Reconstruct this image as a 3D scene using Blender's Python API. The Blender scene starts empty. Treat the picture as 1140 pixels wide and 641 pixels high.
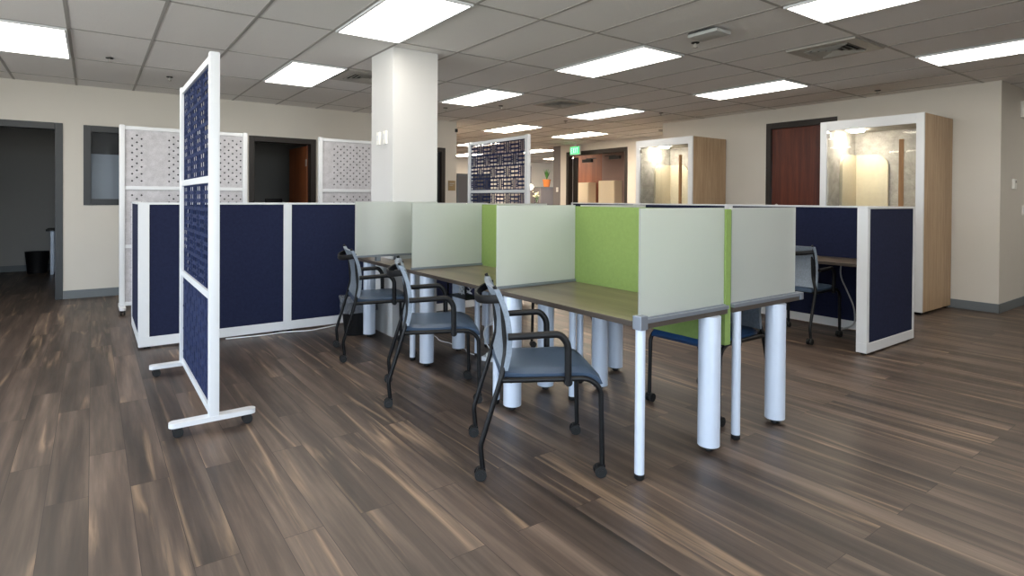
import bpy, bmesh, math, random
from mathutils import Vector, Matrix
random.seed(7)
PI = math.pi
col = bpy.context.scene.collection
CEIL = 2.669

# ------------------------------------------------------------------ materials
MATS = {}
def srgb(r, g, b):
    f = lambda c: (c/255/12.92) if c/255 <= .04045 else ((c/255+.055)/1.055)**2.4
    return (f(r), f(g), f(b), 1)
def base_mat(name):
    m = bpy.data.materials.new(name); m.use_nodes = True
    nt = m.node_tree; b = nt.nodes['Principled BSDF']
    return m, nt, b
def mat(name, c, rough=.5, metal=0, vary=.06, scale=30, bump=0, bscale=200, spec=.5, coat=0, stretch=None):
    """procedural noise varied surface"""
    if name in MATS: return MATS[name]
    m, nt, b = base_mat(name)
    N, L = nt.nodes.new, nt.links.new
    tc = N('ShaderNodeTexCoord'); src = tc.outputs['Object']
    if stretch:
        mp = N('ShaderNodeMapping'); mp.inputs['Scale'].default_value = stretch
        L(src, mp.inputs['Vector']); src = mp.outputs['Vector']
    n = N('ShaderNodeTexNoise'); n.inputs['Scale'].default_value = scale; n.inputs['Detail'].default_value = 4
    L(src, n.inputs['Vector'])
    mx = N('ShaderNodeMix'); mx.data_type = 'RGBA'
    c1 = [max(0, x*(1-vary)) for x in c[:3]]+[1]; c2 = [min(1, x*(1+vary)) for x in c[:3]]+[1]
    mx.inputs[6].default_value = c1; mx.inputs[7].default_value = c2
    L(n.outputs['Fac'], mx.inputs[0]); L(mx.outputs[2], b.inputs['Base Color'])
    b.inputs['Roughness'].default_value = rough; b.inputs['Metallic'].default_value = metal
    b.inputs['Specular IOR Level'].default_value = spec
    b.inputs['Coat Weight'].default_value = coat
    if bump:
        n2 = N('ShaderNodeTexNoise'); n2.inputs['Scale'].default_value = bscale; n2.inputs['Detail'].default_value = 3
        L(src, n2.inputs['Vector'])
        bp = N('ShaderNodeBump'); bp.inputs['Strength'].default_value = bump; bp.inputs['Distance'].default_value = .002
        L(n2.outputs['Fac'], bp.inputs['Height']); L(bp.outputs['Normal'], b.inputs['Normal'])
    MATS[name] = m
    return m
def fabric(name, c, scale=600, vary=.25, rough=.95):
    if name in MATS: return MATS[name]
    m, nt, b = base_mat(name)
    N, L = nt.nodes.new, nt.links.new
    tc = N('ShaderNodeTexCoord')
    n = N('ShaderNodeTexNoise'); n.inputs['Scale'].default_value = scale; n.inputs['Detail'].default_value = 2
    n2 = N('ShaderNodeTexNoise'); n2.inputs['Scale'].default_value = scale/12; n2.inputs['Detail'].default_value = 3
    L(tc.outputs['Object'], n.inputs['Vector']); L(tc.outputs['Object'], n2.inputs['Vector'])
    ad = N('ShaderNodeMath'); ad.operation = 'ADD'; L(n.outputs['Fac'], ad.inputs[0]); L(n2.outputs['Fac'], ad.inputs[1])
    mr = N('ShaderNodeMapRange'); mr.inputs[1].default_value = .7; mr.inputs[2].default_value = 1.3
    L(ad.outputs[0], mr.inputs[0])
    mx = N('ShaderNodeMix'); mx.data_type = 'RGBA'
    mx.inputs[6].default_value = [x*(1-vary) for x in c[:3]]+[1]; mx.inputs[7].default_value = [min(1, x*(1+vary)) for x in c[:3]]+[1]
    L(mr.outputs[0], mx.inputs[0]); L(mx.outputs[2], b.inputs['Base Color'])
    b.inputs['Roughness'].default_value = rough; b.inputs['Specular IOR Level'].default_value = .2
    bp = N('ShaderNodeBump'); bp.inputs['Strength'].default_value = .25; bp.inputs['Distance'].default_value = .001
    L(n.outputs['Fac'], bp.inputs['Height']); L(bp.outputs['Normal'], b.inputs['Normal'])
    MATS[name] = m
    return m
def emis(name, c, s):
    if name in MATS: return MATS[name]
    m, nt, b = base_mat(name)
    b.inputs['Base Color'].default_value = c; b.inputs['Roughness'].default_value = .6
    b.inputs['Emission Color'].default_value = c; b.inputs['Emission Strength'].default_value = s
    MATS[name] = m
    return m
def wood(name, dark, light, scale=6, rough=.45, axis='Z', ring=.5):
    if name in MATS: return MATS[name]
    m, nt, b = base_mat(name)
    N, L = nt.nodes.new, nt.links.new
    tc = N('ShaderNodeTexCoord'); mp = N('ShaderNodeMapping')
    s = {'X': (.08, 1, 1), 'Y': (1, .08, 1), 'Z': (1, 1, .05)}[axis]
    mp.inputs['Scale'].default_value = s
    L(tc.outputs['Object'], mp.inputs['Vector'])
    n = N('ShaderNodeTexNoise'); n.inputs['Scale'].default_value = scale*3; n.inputs['Detail'].default_value = 6; n.inputs['Roughness'].default_value = .65
    n.inputs['Distortion'].default_value = ring
    L(mp.outputs['Vector'], n.inputs['Vector'])
    n2 = N('ShaderNodeTexNoise'); n2.inputs['Scale'].default_value = scale*25; n2.inputs['Detail'].default_value = 3
    L(mp.outputs['Vector'], n2.inputs['Vector'])
    ad = N('ShaderNodeMath'); ad.operation = 'MULTIPLY_ADD'; ad.inputs[1].default_value = .35
    L(n2.outputs['Fac'], ad.inputs[0]); L(n.outputs['Fac'], ad.inputs[2])
    cr = N('ShaderNodeValToRGB'); cr.color_ramp.elements[0].position = .48; cr.color_ramp.elements[1].position = .88
    cr.color_ramp.elements[0].color = dark; cr.color_ramp.elements[1].color = light
    L(ad.outputs[0], cr.inputs['Fac']); L(cr.outputs['Color'], b.inputs['Base Color'])
    b.inputs['Roughness'].default_value = rough
    bp = N('ShaderNodeBump'); bp.inputs['Strength'].default_value = .15; bp.inputs['Distance'].default_value = .001
    L(n2.outputs['Fac'], bp.inputs['Height']); L(bp.outputs['Normal'], b.inputs['Normal'])
    MATS[name] = m
    return m

def floor_mat():
    m, nt, b = base_mat('plank_floor')
    N, L = nt.nodes.new, nt.links.new
    tc = N('ShaderNodeTexCoord')
    sp = N('ShaderNodeSeparateXYZ'); L(tc.outputs['Object'], sp.inputs[0])
    cb = N('ShaderNodeCombineXYZ'); L(sp.outputs['Y'], cb.inputs['X']); L(sp.outputs['X'], cb.inputs['Y'])
    br = N('ShaderNodeTexBrick'); br.offset = .37; br.offset_frequency = 2; br.squash = 1
    br.inputs['Scale'].default_value = 1
    br.inputs['Color1'].default_value = (0, 0, 0, 1); br.inputs['Color2'].default_value = (1, 1, 1, 1)
    br.inputs['Mortar'].default_value = (.5, .5, .5, 1)
    br.inputs['Mortar Size'].default_value = .0012; br.inputs['Mortar Smooth'].default_value = .1
    br.inputs['Bias'].default_value = 0
    br.inputs['Brick Width'].default_value = 1.22; br.inputs['Row Height'].default_value = .152
    L(cb.outputs[0], br.inputs['Vector'])
    rnd = N('ShaderNodeSeparateColor'); L(br.outputs['Color'], rnd.inputs[0])
    r = rnd.outputs[0]
    w = N('ShaderNodeMath'); w.operation = 'MULTIPLY'; w.inputs[1].default_value = 37.; L(r, w.inputs[0])
    def noise(sx, sy, scale, detail, dist=0., rough=.6):
        mp = N('ShaderNodeMapping'); mp.inputs['Scale'].default_value = (sx, sy, 1)
        L(tc.outputs['Object'], mp.inputs['Vector'])
        n = N('ShaderNodeTexNoise'); n.noise_dimensions = '4D'
        n.inputs['Scale'].default_value = scale; n.inputs['Detail'].default_value = detail
        n.inputs['Distortion'].default_value = dist; n.inputs['Roughness'].default_value = rough
        L(mp.outputs['Vector'], n.inputs['Vector']); L(w.outputs[0], n.inputs['W'])
        return n.outputs['Fac']
    broad = noise(1, .07, 9, 4, .3)
    fine = noise(1, .04, 90, 5)
    streak = noise(1, .06, 5.5, 2, .3, .35)
    mid = noise(1, .05, 26, 4, .3)
    cr = N('ShaderNodeValToRGB'); e = cr.color_ramp.elements
    e[0].position = .33; e[0].color = srgb(50, 42, 37)
    e[1].position = .72; e[1].color = srgb(112, 96, 84)
    k = cr.color_ramp.elements.new(.5); k.color = srgb(76, 63, 55)
    L(broad, cr.inputs['Fac'])
    # fine grain
    fr = N('ShaderNodeMapRange'); fr.inputs[1].default_value = .3; fr.inputs[2].default_value = .7
    fr.inputs[3].default_value = .82; fr.inputs[4].default_value = 1.16; L(fine, fr.inputs[0])
    m1 = N('ShaderNodeMix'); m1.data_type = 'RGBA'; m1.blend_type = 'MULTIPLY'; m1.inputs[0].default_value = 1
    L(cr.outputs['Color'], m1.inputs[6]); L(fr.outputs[0], m1.inputs[7])
    mm = N('ShaderNodeMapRange'); mm.inputs[1].default_value = .35; mm.inputs[2].default_value = .65
    mm.inputs[3].default_value = .80; mm.inputs[4].default_value = 1.20; L(mid, mm.inputs[0])
    m2 = N('ShaderNodeMix'); m2.data_type = 'RGBA'; m2.blend_type = 'MULTIPLY'; m2.inputs[0].default_value = 1
    L(m1.outputs[2], m2.inputs[6]); L(mm.outputs[0], m2.inputs[7])
    # pale sapwood streaks: thin iso-bands of a stretched noise
    ab = N('ShaderNodeMath'); ab.operation = 'SUBTRACT'; ab.inputs[1].default_value = .56; L(streak, ab.inputs[0])
    ab2 = N('ShaderNodeMath'); ab2.operation = 'ABSOLUTE'; L(ab.outputs[0], ab2.inputs[0])
    sr = N('ShaderNodeMapRange'); sr.inputs[1].default_value = 0; sr.inputs[2].default_value = .026
    sr.inputs[3].default_value = .62; sr.inputs[4].default_value = 0; L(ab2.outputs[0], sr.inputs[0])
    sm = N('ShaderNodeMath'); sm.operation = 'MULTIPLY'; L(sr.outputs[0], sm.inputs[0])
    s2 = N('ShaderNodeMapRange'); s2.inputs[1].default_value = .42; s2.inputs[2].default_value = .6; L(mid, s2.inputs[0])
    L(s2.outputs[0], sm.inputs[1])
    m3 = N('ShaderNodeMix'); m3.data_type = 'RGBA'; m3.inputs[7].default_value = srgb(160, 134, 108)
    L(sm.outputs[0], m3.inputs[0]); L(m2.outputs[2], m3.inputs[6])
    # per plank tone
    pt = N('ShaderNodeMapRange'); pt.inputs[3].default_value = .74; pt.inputs[4].default_value = 1.22; L(r, pt.inputs[0])
    m4 = N('ShaderNodeMix'); m4.data_type = 'RGBA'; m4.blend_type = 'MULTIPLY'; m4.inputs[0].default_value = 1
    L(m3.outputs[2], m4.inputs[6]); L(pt.outputs[0], m4.inputs[7])
    m5 = N('ShaderNodeMix'); m5.data_type = 'RGBA'; m5.inputs[7].default_value = srgb(40, 30, 25)
    L(br.outputs['Fac'], m5.inputs[0]); L(m4.outputs[2], m5.inputs[6])
    L(m5.outputs[2], b.inputs['Base Color'])
    rr = N('ShaderNodeMapRange'); rr.inputs[3].default_value = .36; rr.inputs[4].default_value = .52; L(fine, rr.inputs[0])
    L(rr.outputs[0], b.inputs['Roughness'])
    bp = N('ShaderNodeBump'); bp.inputs['Strength'].default_value = .18; bp.inputs['Distance'].default_value = .001
    L(fine, bp.inputs['Height']); L(bp.outputs['Normal'], b.inputs['Normal'])
    b.inputs['Specular IOR Level'].default_value = .5
    return m

def frosted_mat():
    m = bpy.data.materials.new('frosted_acrylic'); m.use_nodes = True
    nt = m.node_tree; nt.nodes.clear(); N, L = nt.nodes.new, nt.links.new
    out = N('ShaderNodeOutputMaterial')
    tc = N('ShaderNodeTexCoord'); n = N('ShaderNodeTexNoise'); n.inputs['Scale'].default_value = 3
    L(tc.outputs['Object'], n.inputs['Vector'])
    mx = N('ShaderNodeMix'); mx.data_type = 'RGBA'
    mx.inputs[6].default_value = (.80, .82, .79, 1); mx.inputs[7].default_value = (.83, .85, .82, 1)
    L(n.outputs['Fac'], mx.inputs[0])
    d = N('ShaderNodeBsdfDiffuse'); t = N('ShaderNodeBsdfTranslucent'); g = N('ShaderNodeBsdfPrincipled')
    L(mx.outputs[2], d.inputs['Color']); L(mx.outputs[2], t.inputs['Color'])
    g.inputs['Base Color'].default_value = (.82, .92, .87, 1); g.inputs['Transmission Weight'].default_value = 1
    g.inputs['Roughness'].default_value = .42; g.inputs['IOR'].default_value = 1.2
    a = N('ShaderNodeMixShader'); a.inputs[0].default_value = .5; L(d.outputs[0], a.inputs[1]); L(t.outputs[0], a.inputs[2])
    c = N('ShaderNodeMixShader'); c.inputs[0].default_value = .42; L(a.outputs[0], c.inputs[1]); L(g.outputs[0], c.inputs[2])
    gl = N('ShaderNodeBsdfGlossy'); gl.inputs['Roughness'].default_value = .12
    f = N('ShaderNodeFresnel'); f.inputs['IOR'].default_value = 1.35
    e = N('ShaderNodeMixShader'); L(f.outputs[0], e.inputs[0]); L(c.outputs[0], e.inputs[1]); L(gl.outputs[0], e.inputs[2])
    L(e.outputs[0], out.inputs['Surface'])
    return m
def glass_mat(name, tint=(1, 1, 1, 1), rough=0.0, mixd=0., dc=(.5, .5, .5, 1)):
    m = bpy.data.materials.new(name); m.use_nodes = True
    nt = m.node_tree; nt.nodes.clear(); N, L = nt.nodes.new, nt.links.new
    out = N('ShaderNodeOutputMaterial')
    t = N('ShaderNodeBsdfTransparent'); t.inputs[0].default_value = tint
    g = N('ShaderNodeBsdfGlossy'); g.inputs['Roughness'].default_value = .02+rough
    n = N('ShaderNodeTexNoise'); n.inputs['Scale'].default_value = 1.5
    f = N('ShaderNodeFresnel'); f.inputs['IOR'].default_value = 1.45
    a = N('ShaderNodeMixShader'); L(f.outputs[0], a.inputs[0]); L(t.outputs[0], a.inputs[1]); L(g.outputs[0], a.inputs[2])
    last = a
    if mixd:
        d = N('ShaderNodeBsdfDiffuse')
        mx = N('ShaderNodeMix'); mx.data_type = 'RGBA'; mx.inputs[6].default_value = [x*.92 for x in dc[:3]]+[1]; mx.inputs[7].default_value = dc
        L(n.outputs['Fac'], mx.inputs[0]); L(mx.outputs[2], d.inputs[0])
        c = N('ShaderNodeMixShader'); c.inputs[0].default_value = mixd; L(a.outputs[0], c.inputs[1]); L(d.outputs[0], c.inputs[2]); last = c
    L(last.outputs[0], out.inputs['Surface'])
    return m

M = dict(
    floor=floor_mat(),
    wall=mat('wall_paint', srgb(212, 207, 198), .85, vary=.02, scale=4, bump=.12, bscale=350),
    column=mat('column_paint', srgb(206, 205, 204), .7, vary=.015, scale=4, bump=.1, bscale=350),
    cove=mat('grey_vinyl_base', srgb(108, 114, 118), .6, vary=.05),
    grid=mat('ceiling_tee', srgb(158, 155, 151), .6, vary=.04),
    frame_dark=mat('dark_frame_paint', srgb(38, 41, 44), .45, vary=.05),
    frame_brown=mat('dark_bronze_frame', srgb(38, 32, 29), .45, vary=.05),
    white=mat('white_powder_coat', srgb(214, 216, 219), .35, vary=.02, scale=20),
    alu=mat('silver_rail', srgb(140, 147, 158), .4, metal=.6, vary=.04, scale=40),
    leg=mat('satin_white_leg', srgb(206, 216, 232), .3, metal=.15, vary=.02),
    legfoot=mat('black_rubber', srgb(10, 10, 11), .6, vary=.1),
    black=mat('black_steel_tube', srgb(10, 10, 12), .42, vary=.08, spec=.3),
    blackp=mat('black_plastic', srgb(11, 11, 13), .5, vary=.1, spec=.3),
    mesh=fabric('grey_mesh_fabric', srgb(128, 138, 150), 900, .2, .8),
    vinyl=mat('slate_vinyl', srgb(68, 83, 103), .34, vary=.08, scale=60, bump=.2, bscale=500),
    vinylb=mat('blue_vinyl', srgb(34, 66, 106), .36, vary=.08, scale=60, bump=.2, bscale=500),
    navy=fabric('navy_panel_fabric', srgb(30, 35, 60), 500, .16),
    navyfelt=fabric('navy_felt', srgb(32, 42, 74), 200, .4),
    green=fabric('lime_panel_fabric', srgb(124, 146, 82), 500, .07),
    greytxt=fabric('heather_grey_felt', srgb(186, 184, 188), 160, .16),
    feltcore=mat('felt_core', srgb(52, 52, 56), .9, vary=.1),
    boothfelt=fabric('booth_grey_felt', srgb(168, 163, 158), 120, .3),
    cream=fabric('cream_upholstery', srgb(226, 214, 190), 300, .05),
    oak=wood('light_oak', srgb(160, 132, 102), srgb(192, 166, 134), 8, .5, 'Z'),
    doorwood=wood('cherry_door', srgb(64, 26, 18), srgb(108, 50, 32), 4, .4, 'Z'),
    desk=wood('desk_laminate', srgb(82, 71, 58), srgb(124, 110, 92), 4, .28, 'Y', .3),
    deskedge=mat('desk_edge', srgb(74, 66, 60), .4, vary=.1, scale=40),
    brownwood=wood('corridor_wood', srgb(112, 62, 40), srgb(146, 86, 58), 3, .5, 'Z'),
    mauve=mat('mauve_wall_paint', srgb(134, 112, 106), .8, vary=.03),
    creamdoor=mat('cream_cabinet', srgb(228, 214, 188), .6, vary=.03),
    office=mat('office_grey_wall', srgb(160, 159, 156), .9, vary=.03),
    greywall=mat('grey_feature_wall', srgb(118, 114, 116), .85, vary=.05),
    light=emis('troffer_diffuser', (1, .95, .86, 1), 8.5),
    boothlight=emis('booth_lamp', (1, .90, .74, 1), 110.0),
    lightw=emis('warm_troffer_diffuser', (1, .84, .66, 1), 34.0),
    device=mat('device_grey', srgb(176, 178, 176), .5, vary=.03),
    pull=wood('pull_wood', srgb(120, 84, 50), srgb(160, 118, 74), 6, .5, 'Z'),
    browndoor=wood('brown_door', srgb(112, 60, 34), srgb(150, 88, 52), 4, .4, 'Z'),
    exitg=emis('exit_green', (.06, .80, .26, 1), 1.0),
    exitw=emis('exit_letters', (.6, 1, .68, 1), 1.1),
    globe=emis('globe_lamp', (1, .9, .7, 1), 4.0),
    frost=frosted_mat(),
    glass=glass_mat('clear_glass', (.96, .98, .97, 1)),
    filmglass=glass_mat('film_glass', (.5, .55, .6, 1), .1, .75, srgb(132, 142, 154)),
    darkglass=glass_mat('smoked_glass', (.6, .6, .62, 1), .02, .3, srgb(90, 94, 98)),
    bag=glass_mat('clear_bin_bag', (.8, .82, .85, 1), .25, .25, srgb(170, 176, 186)),
    cable=mat('grey_cable', srgb(170, 170, 172), .5, vary=.05),
    cablew=mat('white_cable', srgb(222, 224, 228), .5, vary=.03),
    plate=mat('switch_plate', srgb(238, 236, 230), .4, vary=.02),
    brass=mat('satin_steel', srgb(180, 176, 168), .3, metal=.8, vary=.04),
    plaque=mat('plaque_tan', srgb(150, 128, 92), .5, vary=.1),
    terracotta=mat('terracotta', srgb(190, 112, 52), .7, vary=.08),
    leaf=mat('plant_leaf', srgb(56, 108, 42), .5, vary=.25, scale=15),
    petal=mat('pale_petal', srgb(226, 226, 196), .6, vary=.1),
    ceilmetal=mat('vent_metal', srgb(165, 161, 154), .5, vary=.05),
    ventblack=mat('vent_dark', srgb(28, 27, 26), .8, vary=.1),
)
def ceiling_mat():
    m, nt, b = base_mat('ceiling_tile')
    N, L = nt.nodes.new, nt.links.new
    tc = N('ShaderNodeTexCoord')
    n = N('ShaderNodeTexNoise'); n.inputs['Scale'].default_value = 260; n.inputs['Detail'].default_value = 3
    L(tc.outputs['Object'], n.inputs['Vector'])
    cr = N('ShaderNodeValToRGB'); cr.color_ramp.elements[0].position = .34; cr.color_ramp.elements[1].position = .46
    cr.color_ramp.elements[0].color = srgb(196, 194, 192); cr.color_ramp.elements[1].color = srgb(232, 230, 228)
    L(n.outputs['Fac'], cr.inputs['Fac']); L(cr.outputs['Color'], b.inputs['Base Color'])
    b.inputs['Roughness'].default_value = .95; b.inputs['Specular IOR Level'].default_value = .1
    return m
M['ceil'] = ceiling_mat()

# ------------------------------------------------------------------ mesh helpers
def T(bm, verts, mtx):
    bmesh.ops.transform(bm, matrix=mtx, verts=verts)
def box(bm, x0, x1, y0, y1, z0, z1, bev=0, mi=0):
    r = bmesh.ops.create_cube(bm, size=1)
    vs = r['verts']
    bmesh.ops.scale(bm, vec=(x1-x0, y1-y0, z1-z0), verts=vs)
    bmesh.ops.translate(bm, vec=((x0+x1)/2, (y0+y1)/2, (z0+z1)/2), verts=vs)
    fs = set(f for v in vs for f in v.link_faces)
    for f in fs: f.material_index = mi
    if bev:
        es = list(set(e for v in vs for e in v.link_edges))
        bmesh.ops.bevel(bm, geom=es, offset=bev, segments=2, profile=.7, affect='EDGES')
def cyl(bm, p, r, h, axis='Z', seg=24, r2=None, sx=1, sy=1):
    """cylinder from p along +axis; r2 top radius; sx, sy scale the section"""
    q = bmesh.ops.create_cone(bm, cap_ends=True, segments=seg, radius1=r, radius2=r if r2 is None else r2, depth=h)
    vs = q['verts']
    bmesh.ops.translate(bm, vec=(0, 0, h/2), verts=vs)
    if sx != 1 or sy != 1: bmesh.ops.scale(bm, vec=(sx, sy, 1), verts=vs)
    if axis == 'X': bmesh.ops.rotate(bm, cent=(0, 0, 0), matrix=Matrix.Rotation(PI/2, 3, 'Y'), verts=vs)
    if axis == 'Y': bmesh.ops.rotate(bm, cent=(0, 0, 0), matrix=Matrix.Rotation(-PI/2, 3, 'X'), verts=vs)
    bmesh.ops.translate(bm, vec=p, verts=vs)
    return vs
def smooth_path(pts, bend=.04, n=5):
    P = [Vector(p) for p in pts]; out = [P[0]]
    for i in range(1, len(P)-1):
        a, b, c = P[i-1], P[i], P[i+1]
        d1 = (a-b); d2 = (c-b); k = min(bend, d1.length*.45, d2.length*.45)
        s = b+d1.normalized()*k; e = b+d2.normalized()*k
        for j in range(n+1):
            t = j/n; out.append(s*(1-t)**2+b*2*t*(1-t)+e*t*t)
    out.append(P[-1]); return out
def tube(bm, pts, r=.01, seg=10, bend=.04, flat=1, n=5):
    """round tube swept along a path with rounded bends"""
    P = smooth_path(pts, bend, n) if bend else [Vector(p) for p in pts]
    rings = []; ref = None
    for i, p in enumerate(P):
        t = (P[min(i+1, len(P)-1)]-P[max(i-1, 0)]).normalized()
        if ref is None:
            ref = Vector((0, 0, 1)) if abs(t.z) < .9 else Vector((1, 0, 0))
        u = (ref-t*ref.dot(t)).normalized(); v = t.cross(u); ref = u
        rings.append([bm.verts.new(p+u*(r*math.cos(2*PI*k/seg))+v*(r*flat*math.sin(2*PI*k/seg))) for k in range(seg)])
    for a, b in zip(rings, rings[1:]):
        for k in range(seg):
            bm.faces.new((a[k], a[(k+1) % seg], b[(k+1) % seg], b[k]))
    bm.faces.new(rings[0][::-1]); bm.faces.new(rings[-1])
def lathe(bm, prof, c=(0, 0, 0), seg=24, sx=1, sy=1):
    rings = []
    for r, z in prof:
        rings.append([bm.verts.new((c[0]+sx*r*math.cos(2*PI*k/seg), c[1]+sy*r*math.sin(2*PI*k/seg), c[2]+z)) for k in range(seg)])
    for a, b in zip(rings, rings[1:]):
        for k in range(seg): bm.faces.new((a[k], a[(k+1) % seg], b[(k+1) % seg], b[k]))
    bm.faces.new(rings[0][::-1]); bm.faces.new(rings[-1])
def prism(bm, poly, origin, ux, uy, depth):
    """polygon given in the plane (ux, uy), extruded along ux x uy"""
    o = Vector(origin); ux = Vector(ux); uy = Vector(uy); nz = ux.cross(uy).normalized()*depth
    a = [bm.verts.new(o+ux*p[0]+uy*p[1]) for p in poly]; b = [bm.verts.new(v.co+nz) for v in a]
    bm.faces.new(a[::-1]); bm.faces.new(b)
    n = len(a)
    for i in range(n): bm.faces.new((a[i], a[(i+1) % n], b[(i+1) % n], b[i]))
def link(name, bm, m, parent=None, smooth=False, angle=40):
    bmesh.ops.recalc_face_normals(bm, faces=bm.faces[:])
    me = bpy.data.meshes.new(name); bm.to_mesh(me); bm.free()
    for k in (m if isinstance(m, (list, tuple)) else [m]): me.materials.append(k)
    if smooth:
        for p in me.polygons: p.use_smooth = True
        try: me.set_sharp_from_angle(angle=math.radians(angle))
        except Exception: pass
    o = bpy.data.objects.new(name, me); col.objects.link(o)
    if parent: o.parent = parent
    return o
def obj(name, m, build, parent=None, smooth=False, loc=None):
    bm = bmesh.new(); build(bm); o = link(name, bm, m, parent, smooth)
    if loc: o.location = loc
    return o
def bobj(name, m, boxes, parent=None, bev=0, loc=None):
    bm = bmesh.new()
    for b in boxes: box(bm, *b, bev=bev)
    o = link(name, bm, m, parent)
    if loc: o.location = loc
    return o
def empty(name, loc, rz=0):
    o = bpy.data.objects.new(name, None); col.objects.link(o)
    o.location = loc; o.rotation_euler = (0, 0, rz); o.empty_display_size = .1
    return o
def tag(o, label=None, cat=None, group=None, kind=None):
    if label: o['label'] = label
    if cat: o['category'] = cat
    if group: o['group'] = group
    if kind: o['kind'] = kind
    return o
def struct(name, m, boxes, label, cat, bev=0):
    return tag(bobj(name, m, boxes, bev=bev), label, cat, kind='structure')
def copy_tree(o, parent=None):
    c = o.copy(); col.objects.link(c)
    if parent: c.parent = parent
    for ch in list(o.children): copy_tree(ch, c)
    return c
def rects(u0, u1, v0, v1, holes):
    """rectangle minus holes as a list of rectangles"""
    us = sorted(set([u0, u1]+[h[0] for h in holes]+[h[1] for h in holes])); us = [u for u in us if u0 <= u <= u1]
    out = []
    for a, b in zip(us, us[1:]):
        mid = (a+b)/2
        hs = sorted([(h[2], h[3]) for h in holes if h[0] < mid < h[1]])
        z = v0
        for h0, h1 in hs:
            if h0 > z+1e-6: out.append((a, b, z, h0))
            z = h1
        if z < v1-1e-6: out.append((a, b, z, v1))
    return out

# ------------------------------------------------------------------ the room
YL = 4.13      # face of the wall on the left
XR = 8.80      # face of the wall on the right
XE = 10.30     # recessed wall with the exit sign
Y0 = -7.6      # window wall behind the photographer
X0 = -4.2
struct('floor', M['floor'], [(X0-.3, 18, Y0-.3, 12.3, -.1, 0)], 'dark walnut plank floor with pale streaks', 'floor')
struct('ceiling', M['ceil'], [(X0-.3, 18, Y0-.3, 12.3, CEIL+.012, CEIL+.1)], 'grey speckled acoustic tile ceiling', 'ceiling')
# suspended grid
def grid_bars():
    out = []
    U = .6096; V = 1.2192
    for i in range(-7, 30):
        x = i*U
        if x < X0 or x > 18: continue
        y1 = YL if x < 5.64 else 12.2
        out.append((x-.012, x+.012, Y0, y1, CEIL+.0085, CEIL+.02))
    for j in range(-6, 10):
        y = j*V
        if y > YL: out.append((5.64, 18, y-.012, y+.012, CEIL+.009, CEIL+.02))
        else: out.append((X0, 18, y-.012, y+.012, CEIL+.009, CEIL+.02))
    return out
tag(bobj('trim_1', M['grid'], grid_bars()), 'grey metal tee grid holding the ceiling tiles', 'ceiling grid', kind='structure')

# wall on the left with two doorways, a window and a third door beside the column
HL = [(-1.25, -.20, 0, 2.13), (.133, 1.20, 1.235, 2.125), (2.117, 2.985, 0, 2.13), (4.42, 5.335, 0, 2.13)]
struct('wall_left', M['wall'], [(a, b, YL, YL+.13, c, d) for a, b, c, d in rects(X0, 5.64, 0, CEIL+.02, HL)], 'long beige wall on the left with dark framed openings', 'wall')
hr = [(-.85+.0, .13, 0, 2.44)]
struct('wall_right', M['wall'], [(XR, XR+.13, a, b, c, d) for a, b, c, d in rects(-2.6, 2.07, 0, CEIL+.02, [(-.80, .08, 0, 2.40)])], 'beige wall on the right behind the two booths', 'wall')
struct('wall_right_return', M['wall'], [(XR+.13, 13.0, -2.6, -2.47, 0, CEIL+.02)], 'beige return wall at the right corner', 'wall')
struct('wall_right_far_return', M['wall'], [(XR+.13, XE, 1.94, 2.07, 0, CEIL+.02)], 'beige wall end behind the far booth', 'wall')
struct('wall_recess', M['wall'], [(XE, XE+.13, a, b, c, d) for a, b, c, d in rects(2.07, 6.44, 0, CEIL+.02, [(4.255, 6.144, 0, 2.44)])], 'beige recessed wall below the exit sign', 'wall')
struct('wall_recess_end', M['greywall'], [(XE-.02, XE+.15, 6.44, 6.69, 0, CEIL+.02)], 'grey painted wall end with a light switch', 'wall')
struct('wall_right_end', M['wall'], [(13.0, 13.13, Y0, -2.47, 0, CEIL+.02)], 'beige wall out beyond the right edge', 'wall')
WV = [(-7.2+2.3*i, -7.2+2.3*i+2.1, .35, 2.6) for i in range(4)]
struct('wall_west', M['wall'], [(X0-.13, X0, a, b, c, d) for a, b, c, d in rects(Y0, YL+.13, 0, CEIL+.02, WV)], 'beige wall beyond the left edge with a row of windows', 'wall')
for k, (a, b, c, d) in enumerate(WV):
    w = empty('window_%d' % (k+10), (X0-.1, (a+b)/2, c)); tag(w, 'daylight window in the wall beyond the left edge', 'window', 'windows beyond the left edge', 'structure')
    hw = (b-a)/2
    bobj('window_frame', M['frame_dark'], [(-.03, .03, -hw, hw, 0, .05), (-.03, .03, -hw, hw, d-c-.05, d-c), (-.03, .03, -hw, -hw+.05, .05, d-c-.05), (-.03, .03, hw-.05, hw, .05, d-c-.05), (-.03, .03, -.02, .02, .05, d-c-.05)], w)
    bobj('pane', M['glass'], [(-.004, .004, -hw+.05, hw-.05, .05, d-c-.05)], w)
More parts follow.
